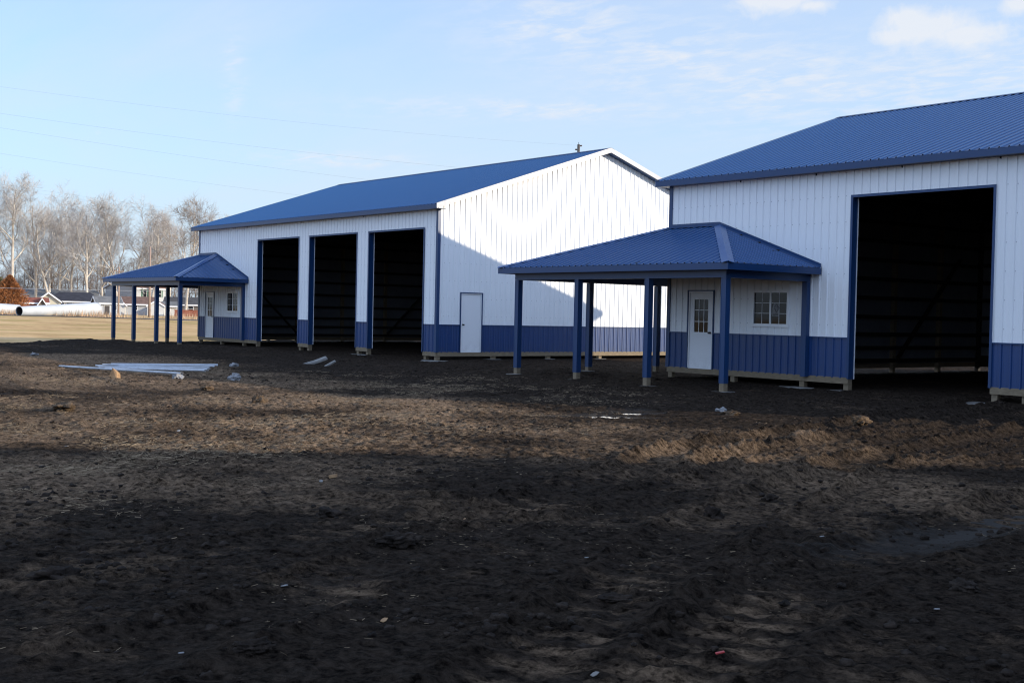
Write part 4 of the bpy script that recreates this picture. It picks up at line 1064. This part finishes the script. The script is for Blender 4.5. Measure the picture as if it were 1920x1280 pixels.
bare_tree(252, 256, 396, 112, 'pale many limbed tree directly above the slope of the farther porch roof', nlimb=11, spread=.48)
bare_tree(316, 258, 400, 113, 'bare tree just left of the brown twigged one beside the farther barn', nlimb=11)
bare_tree(110, 262, 384, 114, 'pale bare tree rising between the forked tree and the cream house', nlimb=11, spread=.46)
bare_tree(222, 238, 384, 106, 'broad bare white tree above the tip of the farther porch roof', nlimb=11, spread=.46)
bare_tree(284, 246, 404, 107, 'pale bare tree above the middle of the farther porch roof', nlimb=10)
bare_tree(347, 232, 392, 108, 'brown twigged bare tree with a thick pale trunk beside the farther barn corner', name='maple_tree', twig='bark2', nlimb=12, spread=.48)
bare_tree(420, 255, 410, 109, 'bare tree mostly hidden behind the left end of the farther barn', nlimb=10)
# the wood behind them, one mass of thin grey-brown stems
protoW = []
for sd in range(4):
    big, small = tree_segments(200 + sd, 15, dens=.8, nlimb=8, start=.12, spread=.40); mb = tubes(big, 4); ms = tubes(small, 3)
    protoW.append((np.array(mb.v + ms.v), np.array([f for f in mb.f if len(f) == 4] + [tuple(i + len(mb.v) for i in f) for f in ms.f if len(f) == 4])))
VV = []; FF = []; o_ = 0
for i in range(120):
    u = -420 + 1000 * (i + rnd.random()) / 120; dist = rnd.uniform(275, 345); p = away(u, dist); v, f = protoW[i % 4]; s_ = rnd.uniform(.62, .98); a = rnd.random() * 6.28; c, s = math.cos(a), math.sin(a)
    VV.append(np.stack([(v[:, 0] * c - v[:, 1] * s) * s_ * 1.15 + p.x, (v[:, 0] * s + v[:, 1] * c) * s_ * 1.15 + p.y, v[:, 2] * s_ - .3], 1)); FF.append(f + o_); o_ += len(v)
tag(np_mesh('bare_woodland', np.concatenate(VV), np.concatenate(FF), M['thicket']), 'dense grey brown leafless woodland behind the white trees', 'woodland', kind='stuff')

# ---- cedars at the left edge
def cedar(u, dist, top_v, rad, seed, m, label):
    p = away(u, dist); z0 = hz1(p.x, p.y); H = at(u, top_v, dist).z - z0; rg = np.random.default_rng(seed); n = 9000
    root = empty('cedar_tree', (p.x, p.y, z0)); tag(root, label, 'tree', 'cedars by the road')
    MB().tube([(0, 0, -.3), (0, 0, H * .5), (0, 0, H * .92)], [.16, .11, .03], 8).build('trunk', M['bark2'], root)
    h = rg.random(n) ** .8; a = rg.random(n) * 6.283; lob = 1 + .22 * np.sin(a * 3 + h * 9) + .18 * np.sin(a * 7 - h * 15) + .12 * rg.standard_normal(n)
    rr = rad * np.sqrt(rg.random(n) * .85 + .15) * np.clip(1 - h ** 2.6, .05, 1) * lob * (.72 + .5 * np.minimum(h * 4, 1)) * .9
    C_ = np.stack([np.cos(a) * rr, np.sin(a) * rr, .25 + h * H * .97], 1)
    d = np.stack([np.cos(a) * .7, np.sin(a) * .7, .5 + .6 * rg.random(n)], 1) + .5 * rg.standard_normal((n, 3)); d /= np.linalg.norm(d, axis=1)[:, None]
    e = rg.standard_normal((n, 3)); e = np.cross(d, e); e /= np.linalg.norm(e, axis=1)[:, None]; l_ = (.10 + .16 * rg.random(n))[:, None]
    V_ = np.concatenate([C_ - e * l_ * .30, C_ + e * l_ * .30, C_ + d * l_ * 1.6]); q = np.arange(n)
    np_mesh('crown', V_, np.stack([q, q + n, q + 2 * n], 1), M[m], root)
cedar(18, 196, 519, 2.05, 5, 'rust', 'rust brown cedar standing behind the end of the pipes')
cedar(-14, 200, 510, 2.6, 6, 'green', 'dark green cedar partly cut off by the left edge')

# ---- tall dead weeds along the far roadside
n = 5200; rg = np.random.default_rng(3); t_ = rg.random(n); base = np.array([a_[:] for a_ in rp]); idx = t_ * 59; i0 = idx.astype(int); fr = (idx - i0)[:, None]
Pt = base[i0] * (1 - fr) + base[i0 + 1] * fr + np.array(nn)[None, :] * (6.5 + 9 * rg.random(n) ** 1.5)[:, None]
keep = fbm(Pt[:, 0], Pt[:, 1], 5, 3) > -.02; Pt = Pt[keep]; n = len(Pt); hh = .45 + .75 * rg.random(n); a_ = rg.random(n) * 6.28; w_ = .03 + .03 * rg.random(n)
zz = height(Pt[:, 0], Pt[:, 1], False); dv = np.stack([np.cos(a_) * w_, np.sin(a_) * w_, 0 * w_], 1); bs = np.stack([Pt[:, 0], Pt[:, 1], zz - .05], 1); tpv = bs + np.stack([rg.standard_normal(n) * .14, rg.standard_normal(n) * .14, hh], 1)
q = np.arange(n); tag(np_mesh('tall_dead_grass', np.concatenate([bs - dv, bs + dv, tpv]), np.stack([q, q + n, q + 2 * n], 1), M['weed']), 'tall reddish dead grass along the road before the houses', 'grass', kind='stuff')

# ---------------------------------------------------------------- sky and sun
EXPO = 1.55; SKY = .105; SUNE = 2.1
w = bpy.data.worlds.new('World'); sc.world = w; w.use_nodes = True; nt = w.node_tree; nt.nodes.clear()
class WN_(N):
    def __init__(s, t): s.t = t; s.b = None
k = WN_(nt)
sky = k.n('ShaderNodeTexSky', sky_type='NISHITA'); sky.sun_disc = False; sky.sun_elevation = math.asin(SUN.z); sky.sun_rotation = math.atan2(SUN.x, SUN.y)
sky.altitude = 200; sky.air_density = 1.0; sky.dust_density = .4; sky.ozone_density = 4.6
base = k.mix(1.0, sky.outputs[0], (.97, .945, .99), 'MULTIPLY')
tc = k.n('ShaderNodeTexCoord').outputs['Generated']
sp = k.n('ShaderNodeSeparateXYZ'); k.l(tc, sp.inputs[0])
zc = k.math('ADD', k.math('MAXIMUM', sp.outputs[2], .03), .06)
cmb = k.n('ShaderNodeCombineXYZ'); k.l(k.math('DIVIDE', sp.outputs[0], zc), cmb.inputs[0]); k.l(k.math('DIVIDE', sp.outputs[1], zc), cmb.inputs[1])
cp = cmb.outputs[0]
mp1 = k.n('ShaderNodeMapping'); mp1.inputs['Rotation'].default_value = (0, 0, R_(60)); mp1.inputs['Scale'].default_value = (.30, 1.0, 1); k.l(cp, mp1.inputs[0])
cir = k.ramp(k.noise(.60, 7, .60, mp1.outputs[0], .5), [(.34, (0, 0, 0)), (.78, (1, 1, 1))])
mp2 = k.n('ShaderNodeMapping'); mp2.inputs['Rotation'].default_value = (0, 0, R_(-25)); mp2.inputs['Scale'].default_value = (.7, 1.0, 1); k.l(cp, mp2.inputs[0])
puf = k.ramp(k.noise(3.6, 7, .60, mp2.outputs[0], .3), [(.44, (0, 0, 0)), (.62, (1, 1, 1))])
veil = k.math('ADD', k.math('MULTIPLY', cir, .60), .20)
def lobe(u, v, wu, hv, fall=1.0):
    "a soft patch of cloud in one direction of the sky, wu by hv (in thousandths of a radian)"
    d = ray(u, v).normalized(); r = d.cross(Vector((0, 0, 1))).normalized(); up = r.cross(d); o = []
    for vec, sz in ((r, wu), (up, hv)):
        dt = k.n('ShaderNodeVectorMath', operation='DOT_PRODUCT'); k.l(tc, dt.inputs[0]); dt.inputs[1].default_value = vec
        q = k.math('MULTIPLY', dt.outputs['Value'], 1000 / sz); o.append(k.math('MULTIPLY', q, q))
    fr_ = k.n('ShaderNodeVectorMath', operation='DOT_PRODUCT'); k.l(tc, fr_.inputs[0]); fr_.inputs[1].default_value = d
    return k.math('MULTIPLY', k.math('POWER', math.e, k.math('MULTIPLY', k.math('ADD', *o), -fall)), k.math('GREATER_THAN', fr_.outputs['Value'], 0.0))
band = None
for q in ((1060, 50, 70, 28), (1270, 110, 90, 30), (1480, 155, 110, 32), (1700, 165, 100, 36), (1880, 120, 60, 34), (440, 140, 8, 26), (1000, 205, 120, 8), (640, 300, 60, 6)):
    q = lobe(*q); band = q if band is None else k.math('MAXIMUM', band, q)
pf2 = k.ramp(k.noise(10.5, 7, .60, mp2.outputs[0], .3), [(.44, (0, 0, 0)), (.66, (1, 1, 1))])
band = k.math('MULTIPLY', band, k.math('ADD', k.math('MULTIPLY', pf2, .85), k.math('MULTIPLY', puf, .25)))
big = None
for q in ((1705, 38, 24, 13), (1740, 52, 44, 15), (1800, 66, 36, 11), (1690, 66, 26, 8), (1470, 4, 34, 10), (1520, 10, 18, 6), (1425, 0, 20, 8), (1910, 8, 16, 8)):
    q = lobe(*q); big = q if big is None else k.math('MAXIMUM', big, q)
bn = k.noise(34, 8, .62, tc, .4)
big = k.ramp(k.math('ADD', big, k.math('MULTIPLY', k.math('SUBTRACT', bn, .5), 1.5)), [(.30, (0, 0, 0)), (.85, (1, 1, 1))])
hzn = k.n('ShaderNodeMapRange', interpolation_type='SMOOTHSTEP'); k.l(sp.outputs[2], hzn.inputs[0]); hzn.inputs[1].default_value = .34; hzn.inputs[2].default_value = -.02
base = k.mix(k.math('MULTIPLY', hzn.outputs[0], .86), base, (1.94, 2.46, 2.98))
c1 = k.mix(veil, base, (2.3, 2.62, 3.02))
# added out-of-view cloud glow, south, overhead and east, lifting the shaded walls
hi = None
for dv, i_, o_ in (((.25, -.80, .55), .92, .25), ((.80, .10, .45), .95, .45)):
    dt = k.n('ShaderNodeVectorMath', operation='DOT_PRODUCT'); k.l(tc, dt.inputs[0]); dt.inputs[1].default_value = Vector(dv).normalized()
    q = k.n('ShaderNodeMapRange', interpolation_type='SMOOTHSTEP'); k.l(dt.outputs['Value'], q.inputs[0]); q.inputs[1].default_value = o_; q.inputs[2].default_value = i_
    hi = q.outputs[0] if hi is None else k.math('MAXIMUM', hi, q.outputs[0])
hi = k.math('MULTIPLY', hi, k.math('ADD', k.math('MULTIPLY', puf, .5), .5))
c1 = k.mix(k.math('MULTIPLY', hi, .8), c1, (3.7, 4.8, 7.0))
c2 = k.mix(k.math('MULTIPLY', band, .85), c1, (2.65, 2.80, 3.05))
bigc = k.ramp(k.noise(26, 5, .6, tc), [(.35, (2.45, 2.62, 2.95)), (.65, (2.85, 2.95, 3.1))])
c3 = k.mix(k.math('MULTIPLY', big, .85), c2, (2.75, 2.86, 3.05)); mxout = c3
bg = k.n('ShaderNodeBackground'); bg.inputs[1].default_value = SKY; k.l(mxout, bg.inputs[0])
out = k.n('ShaderNodeOutputWorld'); k.l(bg.outputs[0], out.inputs[0])

sl = bpy.data.lights.new('sun', 'SUN'); sl.energy = SUNE; sl.angle = R_(.53); sl.color = (1.0, .87, .69)
so_ = bpy.data.objects.new('sun', sl); col.objects.link(so_); so_.rotation_euler = SUN.to_track_quat('Z', 'Y').to_euler(); so_.location = (60, 40, 40)

# ---------------------------------------------------------------- camera
cd = bpy.data.cameras.new('camera'); co = bpy.data.objects.new('camera', cd); col.objects.link(co)
cd.sensor_width = 36; cd.lens = FPX / 1920 * 36; cd.clip_start = .1; cd.clip_end = 6000
mtx = Matrix((RT, UP, -FW)).transposed().to_4x4(); mtx.translation = CAM; co.matrix_world = mtx
sc.camera = co
sc.cycles.use_denoising = True; sc.cycles.denoising_prefilter = "ACCURATE"; sc.cycles.use_adaptive_sampling = False
sc.cycles.filter_width = 1.15
sc.view_settings.view_transform = 'Standard'; sc.view_settings.look = 'None'; sc.view_settings.exposure = EXPO; sc.view_settings.gamma = 1
